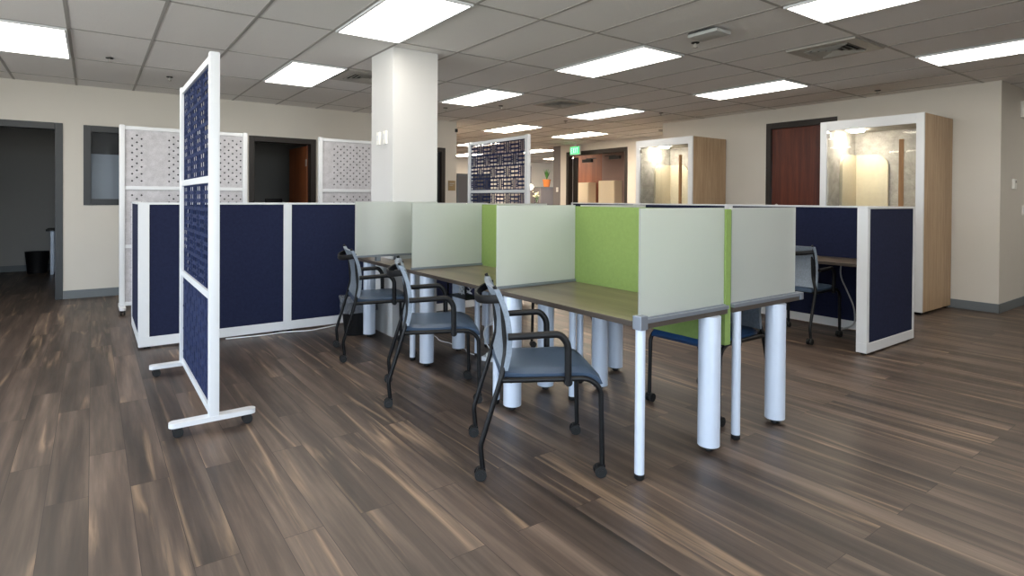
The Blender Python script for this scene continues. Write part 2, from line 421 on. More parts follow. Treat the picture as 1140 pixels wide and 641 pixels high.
# window wall behind the photographer (daylight comes in here)
WW = [(-4.0+2.1*i, -4.0+2.1*i+2.0, .35, 2.6) for i in range(3)]
struct('wall_back', M['wall'], [(a, b, Y0-.15, Y0, c, d) for a, b, c, d in rects(X0, 13.13, 0, CEIL+.02, WW)], 'beige wall with a row of windows', 'wall')
for k, (a, b, c, d) in enumerate(WW):
    w = empty('window_%d' % (k+2), ((a+b)/2, Y0-.1, c)); tag(w, 'daylight window in the wall behind the camera', 'window', 'windows behind the camera', 'structure')
    hw = (b-a)/2
    bobj('window_frame', M['frame_dark'], [(-hw, hw, -.03, .03, 0, .05), (-hw, hw, -.03, .03, d-c-.05, d-c), (-hw, -hw+.05, -.03, .03, .05, d-c-.05), (hw-.05, hw, -.03, .03, .05, d-c-.05), (-.02, .02, -.03, .03, .05, d-c-.05)], w)
    bobj('pane', M['glass'], [(-hw+.05, hw-.05, -.004, .004, .05, d-c-.05)], w)
# far room beyond the end of the left wall
struct('wall_far', M['wall'], [(5.5, 18.1, 12.0, 12.13, 0, CEIL+.02)], 'pale wall at the far end of the neighbouring room', 'wall')
struct('wall_far_side', M['wall'], [(5.51, 5.64, YL+.13, 12.0, 0, CEIL+.02)], 'beige side wall of the far room', 'wall')
struct('wall_far_east', M['wall'], [(18.0, 18.13, 2.0, 12.1, 0, CEIL+.02)], 'beige east wall of the far room', 'wall')
# corridor behind the exit opening
struct('wall_corridor', M['brownwood'], [(11.60, 11.72, 6.20, 7.3, 0, CEIL)], 'reddish wood panelled corridor wall', 'wall')
struct('wall_corridor_mauve', M['mauve'], [(11.60, 11.72, 3.6, 6.20, 0, CEIL)], 'mauve painted corridor wall', 'wall')
struct('wall_corridor_south', M['mauve'], [(XE+.13, 11.72, 3.48, 3.6, 0, CEIL)], 'mauve near end wall of the corridor', 'wall')
# dark offices behind the left wall
def room(n, x0, x1, y1, txt):
    struct('wall_office_%d' % n, M['office'], [(x0, x1, y1, y1+.1, 0, CEIL), (x0-.1, x0, YL+.13, y1+.1, 0, CEIL), (x1, x1+.1, YL+.13, y1+.1, 0, CEIL)], txt, 'wall')
room(1, -3.2, 1.5, 7.75, 'grey walls of the dark office behind the left doorway')
room(2, 1.62, 4.0, 6.9, 'grey walls of the dark office behind the second doorway')
room(3, 4.12, 5.4, 6.2, 'grey walls of the room behind the glazed door')
# corridor door frame trims
def baseb(name, boxes, lab): struct(name, M['cove'], boxes, lab, 'baseboard', bev=.003)
baseb('baseboard_left', [(-.137, 2.05, YL-.012, YL, 0, .105), (3.09, 4.36, YL-.012, YL, 0, .105), (5.40, 5.652, YL-.012, YL, 0, .105), (X0, -1.31, YL-.012, YL, 0, .105)], 'grey vinyl baseboard along the left wall')
baseb('baseboard_right', [(XR-.012, XR, -2.612, -.87, 0, .105), (XR-.012, XR, .15, 2.07, 0, .105), (XR-.012, 13.0, -2.612, -2.6, 0, .105)], 'grey vinyl baseboard around the right corner')
baseb('baseboard_office', [(-3.2, 1.5, 7.738, 7.75, 0, .105)], 'grey baseboard inside the dark office')
baseb('baseboard_recess', [(XE-.012, XE, 2.07, 4.19, 0, .105), (XE-.012, XE, 6.21, 6.44, 0, .105)], 'grey baseboard below the exit wall')

def frame_y(o, x0, x1, z1, m, w=.062, z0=0, name='door_frame', d=(-.012, .142)):
    """frame in the left wall, opening x0..x1 up to z1"""
    bs = [(x0-w, x0+.018, d[0], d[1], z0, z1+w), (x1-.018, x1+w, d[0], d[1], z0, z1+w), (x0+.018, x1-.018, d[0], d[1], z1-.018, z1+w)]
    if z0: bs.append((x0+.018, x1-.018, d[0], d[1], z0-w, z0+.018)); bs[0] = (x0-w, x0+.018, d[0], d[1], z0-w, z1+w); bs[1] = (x1-.018, x1+w, d[0], d[1], z0-w, z1+w)
    return bobj(name, m, bs, o, bev=.004)
d1 = empty('door_1', (0, YL, 0)); tag(d1, 'dark frame of the leftmost open doorway', 'doorway', kind='structure')
frame_y(d1, -1.25, -.20, 2.13, M['frame_dark'])
d2 = empty('door_2', (0, YL, 0)); tag(d2, 'dark framed doorway with a brown door standing open into the office', 'door', kind='structure')
frame_y(d2, 2.117, 2.985, 2.13, M['frame_brown'])
leaf = obj('door_leaf', M['browndoor'], lambda bm: box(bm, -.84, 0, 0, .045, .01, 2.10, bev=.003), d2)
leaf.location = (2.95, .15, 0); leaf.rotation_euler = (0, 0, math.radians(-88))
obj('hinge', M['brass'], lambda bm: (box(bm, -.055, .0, -.006, 0, 1.78, 1.89, bev=.001), cyl(bm, (.0, -.004, 1.78), .006, .11)), leaf)
w1 = empty('window_1', (0, YL, 0)); tag(w1, 'dark framed interior window beside the leftmost doorway', 'window', kind='structure')
frame_y(w1, .133, 1.20, 2.125, M['frame_dark'], z0=1.235, name='window_frame')
bobj('frosted_pane', M['filmglass'], [(.15, 1.18, .06, .068, 1.25, 1.83)], w1)
bobj('pane', M['darkglass'], [(.15, 1.18, .06, .068, 1.83, 2.107)], w1)
d3 = empty('door_3', (0, YL, 0)); tag(d3, 'dark framed grey glazed door partly hidden by the column', 'door', kind='structure')
frame_y(d3, 4.42, 5.335, 2.13, M['frame_brown'])
bobj('door_leaf', M['frame_dark'], [(4.44, 5.317, .05, .09, .01, .2), (4.44, 4.54, .05, .09, .2, 2.11), (5.22, 5.317, .05, .09, .2, 2.11), (4.54, 5.22, .05, .09, 1.55, 1.63), (4.54, 5.22, .05, .09, 2.0, 2.11)], d3)
bobj('pane', M['filmglass'], [(4.54, 5.22, .066, .074, .2, 2.0)], d3)
# door in the right wall, behind the nearer booth
d4 = empty('door_4', (XR, 0, 0)); tag(d4, 'tall cherry wood door between the two booths', 'door', kind='structure')
bobj('door_frame', M['frame_brown'], [(-.012, .142, -.87, -.79, 0, 2.47), (-.012, .142, .07, .14, 0, 2.47), (-.012, .142, -.79, .07, 2.38, 2.47)], d4, bev=.004)
bobj('door_leaf', M['doorwood'], [(.03, .075, -.785, .065, .008, 2.378)], d4, bev=.003)
def lever(bm):
    cyl(bm, (-.018, 0, 0), .026, .02, 'X'); cyl(bm, (-.05, 0, 0), .009, .035, 'X')
    box(bm, -.056, -.04, -.12, .01, -.008, .008, bev=.004)
h = obj('door_handle', M['brass'], lever, d4, True); h.location = (.045, -.01, 1.21)
# frame of the corridor opening below the exit sign
d5 = empty('door_5', (XE, 0, 0)); tag(d5, 'wide dark framed glazed corridor opening below the exit sign', 'doorway', kind='structure')
bobj('door_frame', M['frame_brown'], [(-.012, .142, 4.19, 4.27, 0, 2.50), (-.012, .142, 6.13, 6.21, 0, 2.50), (-.012, .142, 4.27, 6.13, 2.40, 2.50)], d5, bev=.004)
for yy, s in ((4.75, 1), (5.65, -1)):
    bobj('door_closer', M['black'], [(.16, .23, yy-.16, yy+.16, 2.26, 2.33), (.17, .20, yy-.03, yy+.30*s if s > 0 else yy+.03, 2.33, 2.35)] if s > 0 else [(.16, .23, yy-.16, yy+.16, 2.22, 2.30), (.17, .20, yy-.30, yy+.03, 2.30, 2.32)], d5, bev=.004)
bobj('door_leaf', M['frame_brown'], [(.16, .20, 5.98, 6.06, .01, 2.36), (.16, .20, 6.06, 6.13, .01, 2.36)], d5, bev=.003)

# square column
struct('wall_column', M['column'], [(2.452, 2.925, .155, .64, 0, CEIL+.01)], 'square white structural column standing through the desk row', 'column', bev=.004)
# things on the column
def switch_plate(loc, rz, lab, grp=None, name='light_switch', w=.075, h=.12, slots=1):
    r = empty(name, loc, rz); tag(r, lab, 'light switch', grp)
    bobj('wall_plate', M['plate'], [(-w/2, w/2, -.008, 0, -h/2, h/2)], r, bev=.003)
    for k in range(slots):
        cx = (k-(slots-1)/2)*.046
        bobj('rocker', M['white'], [(cx-.016, cx+.016, -.013, -.006, -.034, .034)], r, bev=.002)
    return r
def col_dev(y, lab):
    r = empty('wall_sensor', (2.452, y, 1.855)); tag(r, lab, 'wall sensor', 'slim white sensors on the column')
    bobj('housing', M['plate'], [(-.022, 0, -.032, .032, -.062, .062)], r, bev=.006)
    bobj('lens', M['white'], [(-.027, -.02, -.014, .014, -.02, .03)], r, bev=.003)
col_dev(.445, 'slim white wall sensor on the column, the one further back')
col_dev(.30, 'slim white wall sensor on the column, the one nearer its front corner')

# ------------------------------------------------------------------ ceiling lights
def make_light():
    r = empty('ceiling_light', (0, 0, 0))
    a, b = .3048, .6096
    bobj('frame', M['white'], [(-a+.012, -a+.03, -b+.012, b-.012, -.006, .012), (a-.03, a-.012, -b+.012, b-.012, -.006, .012), (-a+.03, a-.03, -b+.012, -b+.03, -.006, .012), (-a+.03, a-.03, b-.03, b-.012, -.006, .012)], r)
    bobj('diffuser', M['light'], [(-a+.03, a-.03, -b+.03, b-.03, -.002, .008)], r)
    return r
LI = [(-.305, 1.829, 'flat panel ceiling light at the left edge above the dark doorway'),
      (2.134, 1.829, 'flat panel ceiling light just left of the white column'),
      (2.134, -.61, 'largest flat panel ceiling light, in front of the column top'),
      (4.572, 1.829, 'flat panel ceiling light just right of the column'),
      (4.572, -.61, 'flat panel ceiling light above the middle of the desks'),
      (4.572, -3.048, 'flat panel ceiling light cut by the top edge, towards the right'),
      (7.01, -.61, 'flat panel ceiling light in front of the cherry door'),
      (7.01, -3.048, 'flat panel ceiling light at the right edge of the photo'),
      (7.01, 1.829, 'flat panel ceiling light in front of the far booth'),
      (8.839, 4.267, 'far flat panel ceiling light next to the exit sign'),
      (7.01, 4.267, 'far flat panel ceiling light above the navy lattice screen'),
      (10.668, 7.925, 'flat panel ceiling light far back beside the grey wall end'),
      (8.2, 7.2, 'flat panel ceiling light far beyond the left wall end, nearer one'),
      (9.9, 10.4, 'flat panel ceiling light far beyond the left wall end, further one'),
      (13.2, 9.6, 'flat panel ceiling light deep in the far room'),
      (-.305, -.61, 'flat panel ceiling light outside the left edge'),
      (-.305, -3.048, 'flat panel ceiling light above the photographer'),
      (2.134, -3.048, 'flat panel ceiling light out of view above the nearest desk'),
      (-2.743, -.61, 'flat panel ceiling light in the far left corner area'),
      (-2.743, 1.829, 'flat panel ceiling light outside the left edge near the wall'),
      (2.134, -5.486, 'flat panel ceiling light behind the photographer'),
      (4.572, -5.486, 'flat panel ceiling light behind and right of the photographer'),
      (7.01, -5.486, 'flat panel ceiling light near the windows on the right'),
      (10.0, -4.4, 'flat panel ceiling light around the right corner')]
proto = make_light()
for i, (x, y, lab) in enumerate(LI):
    o = proto if i == 0 else copy_tree(proto)
    o.location = (x, y, CEIL-.002); tag(o, lab, 'ceiling light', 'flat panel ceiling lights')
    if 9 <= i <= 14:
        for c in o.children:
            if c.name.startswith('diffuser'): c.data = c.data.copy(); c.data.materials[0] = M['lightw']
def vent(x, y, lab):
    r = empty('ceiling_vent', (x, y, CEIL-.002)); tag(r, lab, 'air vent', 'square ceiling air vents')
    a = .29
    bobj('frame', M['ceilmetal'], [(-a, a, -a, -.19, -.006, .01), (-a, a, .19, a, -.006, .01), (-a, -.19, -.19, .19, -.006, .01), (.19, a, -.19, .19, -.006, .01)], r)
    bobj('backing', M['ventblack'], [(-.19, .19, -.19, .19, .004, .01)], r)
    for k in range(4):
        s = .185-k*.045
        def ring(bm, s=s):
            for q in range(4):
                n0 = len(bm.verts)
                bmv = []
                for (u, v, z) in ((-s, -s, -.016), (s, -s, -.016), (s-.016, -s+.016, .003), (-s+.016, -s+.016, .003)):
                    c, d = math.cos(q*PI/2), math.sin(q*PI/2)
                    bmv.append(bm.verts.new((u*c-v*d, u*d+v*c, z)))
                bm.faces.new(bmv)
                b2 = [bm.verts.new(v.co+Vector((0, 0, .002))) for v in bmv]; bm.faces.new(b2[::-1])
                for i in range(4): bm.faces.new((bmv[i], bmv[(i+1) % 4], b2[(i+1) % 4], b2[i]))
        obj('louvre', M['ceilmetal'], ring, r)
vent(5.79, -2.134, 'square louvred ceiling vent between the two right hand lights')
vent(5.79, 1.524, 'small looking ceiling vent in the middle distance right of the column')
vent(2.743, 1.524, 'square louvred ceiling vent just left of the column top')

r = empty('wireless_access_point', (4.38, -1.79, CEIL)); tag(r, 'white rectangular box mounted on the ceiling tile', 'ceiling device')
obj('housing', M['device'], lambda bm: box(bm, -.10, .10, -.135, .135, -.034, -.004, bev=.012), r, True)
bobj('bracket', M['frame_dark'], [(-.11, .11, -.12, .12, -.006, .0)], r)
def sprinkler(x, y, lab):
    r = empty('fire_sprinkler', (x, y, CEIL+.004)); tag(r, lab, 'sprinkler', 'ceiling sprinkler heads')
    obj('escutcheon', M['ventblack'], lambda bm: lathe(bm, [(.035, 0), (.033, -.006), (.012, -.009)]), r, True)
    obj('head', M['ceilmetal'], lambda bm: (cyl(bm, (0, 0, -.04), .009, .035), cyl(bm, (0, 0, -.045), .02, .004)), r, True)
for a in ((4.567, -1.532, 'small sprinkler head beside the white ceiling box'), (.307, 2.191, 'small sprinkler head above the leftmost area of the ceiling'),
          (.905, 2.843, 'small sprinkler head just left of the tall navy screen top'), (4.63, 2.85, 'small sprinkler head right of the column by the left wall end'),
          (7.1, 2.83, 'small sprinkler head between the two far lights'), (8.31, -1.54, 'small sprinkler head above the nearer booth'),
          (5.2, 2.2, 'small sprinkler head behind the light right of the column'), (7.676, 1.24, 'small sprinkler head above the far booth')): sprinkler(*a)
r = empty('smoke_detector', (9.45, 2.6, CEIL)); tag(r, 'small round detector on the recess ceiling near the far booth', 'smoke detector')
obj('housing', M['ceilmetal'], lambda bm: lathe(bm, [(.06, 0), (.055, -.03), (.03, -.04)]), r, True)

# exit sign
r = empty('exit_sign', (10.1, 5.68, 2.50)); tag(r, 'green lit exit sign hanging from the ceiling above the corridor opening', 'exit sign')
bobj('housing', M['white'], [(-.02, .02, -.17, .17, -.105, .105), (-.012, .012, -.03, .03, .105, .17)], r, bev=.004)
bobj('face', M['exitg'], [(-.024, -.018, -.155, .155, -.09, .09)], r)
def letters(bm):
    h = .065; w = .042; t = .013
    def bar(x, y, x2, y2):  # in sign coordinates, x to the right seen from the room
        a = Vector((x, y)); b = Vector((x2, y2)); d = (b-a).normalized(); n = Vector((-d.y, d.x))*t/2
        vs = [bm.verts.new((-.028, -p.x, p.y)) for p in (a-n, b-n, b+n, a+n)]
        bm.faces.new(vs); v2 = [bm.verts.new(v.co+Vector((.005, 0, 0))) for v in vs]; bm.faces.new(v2[::-1])
        for i in range(4): bm.faces.new((vs[i], vs[(i+1) % 4], v2[(i+1) % 4], v2[i]))
    xs = [-.105, -.035, .032, .075]
    x = xs[0]; bar(x-w/2, -h, x-w/2, h); [bar(x-w/2, y, x+w/2, y) for y in (-h+t/2, 0, h-t/2)]
    x = xs[1]; bar(x-w/2, -h, x+w/2, h); bar(x-w/2, h, x+w/2, -h)
    x = xs[2]-.005; bar(x, -h, x, h)
    x = xs[3]+.01; bar(x, -h, x, h); bar(x-w/2, h-t/2, x+w/2, h-t/2)
obj('lettering', M['exitw'], letters, r)

# wall fittings
switch_plate((10.278, 6.53, 1.54), -PI/2, 'white light switch on the grey wall end near the potted plant')
r = empty('thermostat', (9.30, -2.6, 1.50)); tag(r, 'small white thermostat on the right return wall', 'thermostat')
bobj('housing', M['plate'], [(-.05, .05, -.025, 0, -.06, .06)], r, bev=.006); bobj('dial', M['ceilmetal'], [(-.02, .02, -.03, -.022, .01, .04)], r, bev=.002)
switch_plate((9.72, -2.6, 1.18), 0, 'white light switch at the right edge of the photo')
r = empty('wall_strobe', (9.62, -2.6, 2.42)); tag(r, 'white alarm strobe high on the right return wall', 'alarm')
bobj('housing', M['plate'], [(-.06, .06, -.05, 0, -.1, .1)], r, bev=.006); bobj('lens', M['glass'], [(-.03, .03, -.07, -.048, -.03, .03)], r, bev=.004)
r = empty('wall_sign', (5.535, YL, 1.52)); tag(r, 'small tan room sign on the left wall past the column', 'sign')
bobj('plate', M['plaque'], [(-.075, .075, -.012, 0, -.09, .09)], r, bev=.003); bobj('text_strip', M['brass'], [(-.05, .05, -.016, -.01, .03, .045), (-.05, .02, -.016, -.01, 0, .012)], r)
r = empty('wall_sensor', (5.62, YL, 2.52)); tag(r, 'tiny dark sensor high on the end of the left wall', 'wall sensor')
obj('housing', M['frame_dark'], lambda bm: box(bm, -.02, .02, -.04, 0, -.03, .03, bev=.008), r)

# ------------------------------------------------------------------ low partitions
def low_panel(name_lab, x0, x1, along, fixed, th=.07, h=1.235, fabric_m=None, group='navy low partitions', post0=.075, post1=.0, z0=.018, cover=False):
    """partition unit: along 'x' or 'y', from x0 to x1, centred on fixed"""
    fm = fabric_m or M['navy']
    if along == 'x': r = empty('low_partition', ((x0+x1)/2, fixed, 0))
    else: r = empty('low_partition', (fixed, (x0+x1)/2, 0), PI/2)
    tag(r, name_lab, 'partition', group)
    a = (x1-x0)/2; t = th/2
    bs = [(-a, a, -t, t, z0, .10), (-a, a, -t, t, h-.018, h)]
    if post0: bs.append((-a, -a+post0, -t, t, .10, h-.018))
    if post1: bs.append((a-post1, a, -t, t, .10, h-.018))
    bobj('frame', M['white'], bs, r, bev=.003)
    bobj('fabric_panel', fm, [(-a+post0, a-post1, -t+.006, t-.006, .10, h-.018)], r)
    bobj('levelling_foot', M['blackp'], [(-a+.04, -a+.09, -.02, .02, 0, z0), (a-.09, a-.04, -.02, .02, 0, z0)], r)
    return r
Y9 = .938
# panels across the left side: corner .483, posts .483-.563, 1.673-1.749, 2.86..; direction +x
low_panel('navy fabric partition behind the tall rolling screen, with the white corner post', .483, 1.673, 'x', Y9, post0=.08)
low_panel('navy fabric partition with white post between the rolling screen and the desks', 1.673, 2.863, 'x', Y9, post0=.076)
low_panel('navy fabric partition behind the column', 2.863, 4.053, 'x', Y9, post0=.076, post1=.04)
low_panel('short navy partition running back from the white corner post', .985, 1.97, 'y', .52, post0=.0, post1=.02)
# right workstation
low_panel('navy end partition with a white end post facing the camera', 5.46, 6.46, 'x', -2.51, th=.08, post0=.045, post1=.035)
XB = 6.395
low_panel('navy partition behind the right hand desk', -2.468, -.80, 'y', XB, post0=.0, post1=.0)
low_panel('navy partition seen above the nearest frosted screens', -.80, .55, 'y', XB, post0=.10, post1=.0)
low_panel('navy partition seen above the green divider, furthest along', .55, 1.90, 'y', XB, post0=.12, post1=.04)

# ------------------------------------------------------------------ desks
DX0, DXM, DX1 = 2.235, 2.93, 3.64
YS = [-2.88, -1.76, -.635, .53]
def desk(x0, x1, y0, y1, lab, grp, poly=None, nolegs=False):
    r = empty('desk', ((x0+x1)/2, (y0+y1)/2, 0)); tag(r, lab, 'desk', grp)
    cx, cy = (x0+x1)/2, (y0+y1)/2
    def top(bm):
        P = poly or [(x0, y0), (x1, y0), (x1, y1), (x0, y1)]
        prism(bm, [(p[0]-cx, p[1]-cy) for p in P], (0, 0, .692), (1, 0, 0), (0, 1, 0), .027)
        es = [e for e in bm.edges if abs(e.verts[0].co.z-e.verts[1].co.z) < 1e-5]
        bmesh.ops.bevel(bm, geom=es, offset=.002, segments=1, affect='EDGES')
        for f in bm.faces: f.material_index = 0 if f.calc_center_median().z > .7185 else 1
    bm = bmesh.new(); top(bm); link('desktop', bm, [M['desk'], M['deskedge']], r)
    return r, cx, cy
def thin_leg(r, x, y, h=.69):
    o = obj('leg', M['leg'], lambda bm: cyl(bm, (0, 0, .025), .0225, h-.025, seg=20), r, True); o.location = (x, y, 0)
    f = obj('foot', M['legfoot'], lambda bm: lathe(bm, [(.018, 0), (.023, .006), (.023, .027)], seg=20), o, True)
def wide_leg(r, x, y, h=.69):
    o = obj('leg', M['leg'], lambda bm: cyl(bm, (0, 0, .028), .056, h-.028, seg=32, sy=.95), r, True); o.location = (x, y, 0)
    f = obj('foot', M['legfoot'], lambda bm: lathe(bm, [(.02, 0), (.024, .006), (.02, .016), (.050, .022), (.055, .03)], seg=24, sy=.9), o, True)
def glass_screen(x0, x1, y, lab, z0=.72, z1=1.243, notch=False, bracket=0):
    r = empty('frosted_screen', ((x0+x1)/2, y, z0)); tag(r, lab, 'privacy screen', 'frosted screens across the desks')
    a = (x1-x0)/2
    bobj('rail', M['alu'], [(-a, a, -.014, .014, 0, .018)], r, bev=.003)
    bobj('frosted_panel', M['frost'], [(-a+.005, a-.005, -.005, .005, .018, z1-z0)], r, bev=.001)
    if bracket:
        for bx in (-a+bracket, a-.45): bobj('bracket', M['alu'], [(bx, bx+.04, -.02, .02, -(z0-.7195), 0)], r)
    return r
G1 = 'desks on the near side of the green dividers'; G2 = 'desks on the far side of the green dividers'
L1 = [(YS[0], YS[1]), (YS[1], YS[2]), (YS[2], YS[3])]
n1 = ['wood topped desk bay nearest the camera, near side', 'middle wood topped desk bay, near side', 'furthest wood topped desk bay, notched around the column']
n2 = ['wood topped desk bay nearest the camera, far side of the green divider', 'middle wood topped desk bay, far side of the green divider', 'furthest wood topped desk bay, far side of the green divider']
DK = []
for k, (a, b) in enumerate(L1):
    poly = None
    if k == 2: poly = [(DX0, a), (DXM-.025, a), (DXM-.025, .15), (2.447, .15), (2.447, b), (DX0, b)]
    r, cx, cy = desk(DX0, DXM-.025, a+.001, b-.001, n1[k], G1, poly)
    q, ex, ey = desk(DXM+.025, DX1, a+.001, (b if k < 2 else .1)-.001, n2[k], G2)
    DK.append((r, cx, cy, q, ex, ey))
r, cx, cy, q, ex, ey = DK[0]
thin_leg(r, 2.240-cx, -2.878-cy); wide_leg(r, 2.782-cx, -2.872-cy); thin_leg(q, 3.022-ex, -2.874-ey); wide_leg(q, 3.43-ex, -2.868-ey)
wide_leg(r, 2.285-cx, -1.87-cy); thin_leg(r, 2.70-cx, -1.958-cy); wide_leg(q, 3.01-ex, -1.90-ey)
bobj('support_beam', M['ceilmetal'], [(-.02, .02, -.45, .45, .655, .690)], r); bobj('support_beam', M['ceilmetal'], [(-.02, .02, -.45, .45, .655, .690)], q)
r, cx, cy, q, ex, ey = DK[1]
thin_leg(r, 2.262-cx, -1.735-cy); wide_leg(r, 2.70-cx, -1.70-cy); thin_leg(q, 2.985-ex, -1.735-ey); wide_leg(q, 3.42-ex, -1.67-ey)
wide_leg(r, 2.29-cx, -.79-cy); thin_leg(r, 2.76-cx, -.79-cy); wide_leg(q, 3.01-ex, -.80-ey)
bobj('support_beam', M['ceilmetal'], [(-.02, .02, -.45, .45, .655, .690)], r); bobj('support_beam', M['ceilmetal'], [(-.02, .02, -.45, .45, .655, .690)], q)
r, cx, cy, q, ex, ey = DK[2]
thin_leg(r, 2.262-cx, -.61-cy); wide_leg(r, 2.72-cx, -.57-cy); wide_leg(r, 2.29-cx, .30-cy)
thin_leg(q, 2.99-ex, -.60-ey); wide_leg(q, 3.42-ex, .0-ey)
# green dividers
GD = [(-2.885, -1.735, 'lime green fabric divider nearest the camera'), (-1.735, -.61, 'lime green fabric divider in the middle of the desk row'), (-.61, .125, 'lime green fabric divider next to the column')]
for a, b, lab in GD:
    r = empty('desk_divider', (DXM, (a+b)/2, .52)); tag(r, lab, 'desk divider', 'lime green dividers along the desk spine')
    h = (b-a)/2
    bobj('fabric_panel', M['green'], [(-.0248, .0248, -h+.004, h-.004, 0, .715)], r, bev=.004)
    bobj('edge_trim', M['alu'], [(.0245, .0275, -h+.004, -h+.03, .202, .71)], r)
# frosted screens
glass_screen(DX0, DXM-.022, YS[0]+.012, 'frosted white screen at the near end of the desks, left of the green divider')
glass_screen(DXM+.026, DX1, YS[0]+.012, 'frosted white screen at the near end of the desks, right of the green divider')
glass_screen(DX0, DXM-.022, YS[1], 'frosted white screen between the first and second desk bays')
glass_screen(DX0, DXM-.022, YS[2], 'frosted white screen in front of the column, between second and third bays')
glass_screen(2.065, 2.905, .108, 'frosted white screen furthest left, directly before the column base', z0=.757, z1=1.252, bracket=.2)
glass_screen(DXM+.026, DX1, YS[1], 'frosted white screen hidden behind the nearest green divider')
glass_screen(DXM+.026, DX1, YS[2], 'frosted white screen hidden behind the middle green divider')
# end rail and corner block of the nearest desks
r = empty('desk_end_rail', (DX0, YS[0], .70)); tag(r, 'silver end rail with a pale corner block on the nearest desk corner', 'rail')
bobj('corner_block', M['alu'], [(-.022, .026, -.024, .026, -.012, .052)], r, bev=.004)
bobj('rail', M['alu'], [(.026, .672, -.022, -.001, .016, .034)], r, bev=.002)
bobj('side_channel', M['deskedge'], [(.026, .672, -.014, -.001, -.010, .016)], r, bev=.002)
r = empty('desk_end_rail', (DXM+.025, YS[0], .70)); tag(r, 'silver end rail with a small end cap on the far side desk', 'rail')
bobj('rail', M['alu'], [(.0, .70, -.022, -.001, .016, .034)], r, bev=.002)
bobj('side_channel', M['deskedge'], [(.0, .70, -.014, -.001, -.010, .016)], r, bev=.002)
bobj('end_cap', M['alu'], [(.69, .722, -.024, .02, -.006, .036)], r, bev=.004)

# ------------------------------------------------------------------ chairs
W = .238
def back_s(z):   # side profile of the backrest, distance forward of the rear casters
    P = [(.49, .105), (.56, .122), (.65, .127), (.74, .115), (.81, .092), (.873, .062)]
    if z <= P[0][0]: return P[0][1]
    for (a, b), (c, d) in zip(P, P[1:]):
        if z <= c: return b+(d-b)*(z-a)/(c-a)
    return P[-1][1]
def curve_sheet(bm, z0, z1, th, off=0, nz=10, ny=16, w=W, depth=.022):
    F = []
    for s in (0, 1):
        g = []
        for i in range(nz+1):
            z = z0+(z1-z0)*i/nz; row = []
            for j in range(ny+1):
                y = -w+2*w*j/ny
                amt = depth*min(1, max(.25, (z-.5)/.3))
                x = back_s(z)-amt*(1-(y/w)**2)+off-(th if s else 0)
                row.append(bm.verts.new((x, y, z)))
            g.append(row)
        F.append(g)
    for s in (0, 1):
        for i in range(nz):
            for j in range(ny):
                q = (F[s][i][j], F[s][i][j+1], F[s][i+1][j+1], F[s][i+1][j])
                bm.faces.new(q if s == 0 else q[::-1])
    for j in range(ny):
        bm.faces.new((F[0][0][j], F[1][0][j], F[1][0][j+1], F[0][0][j+1])); bm.faces.new((F[0][nz][j], F[0][nz][j+1], F[1][nz][j+1], F[1][nz][j]))
    for i in range(nz):
        bm.faces.new((F[0][i][0], F[0][i+1][0], F[1][i+1][0], F[1][i][0])); bm.faces.new((F[0][i][ny], F[1][i][ny], F[1][i+1][ny], F[0][i+1][ny]))
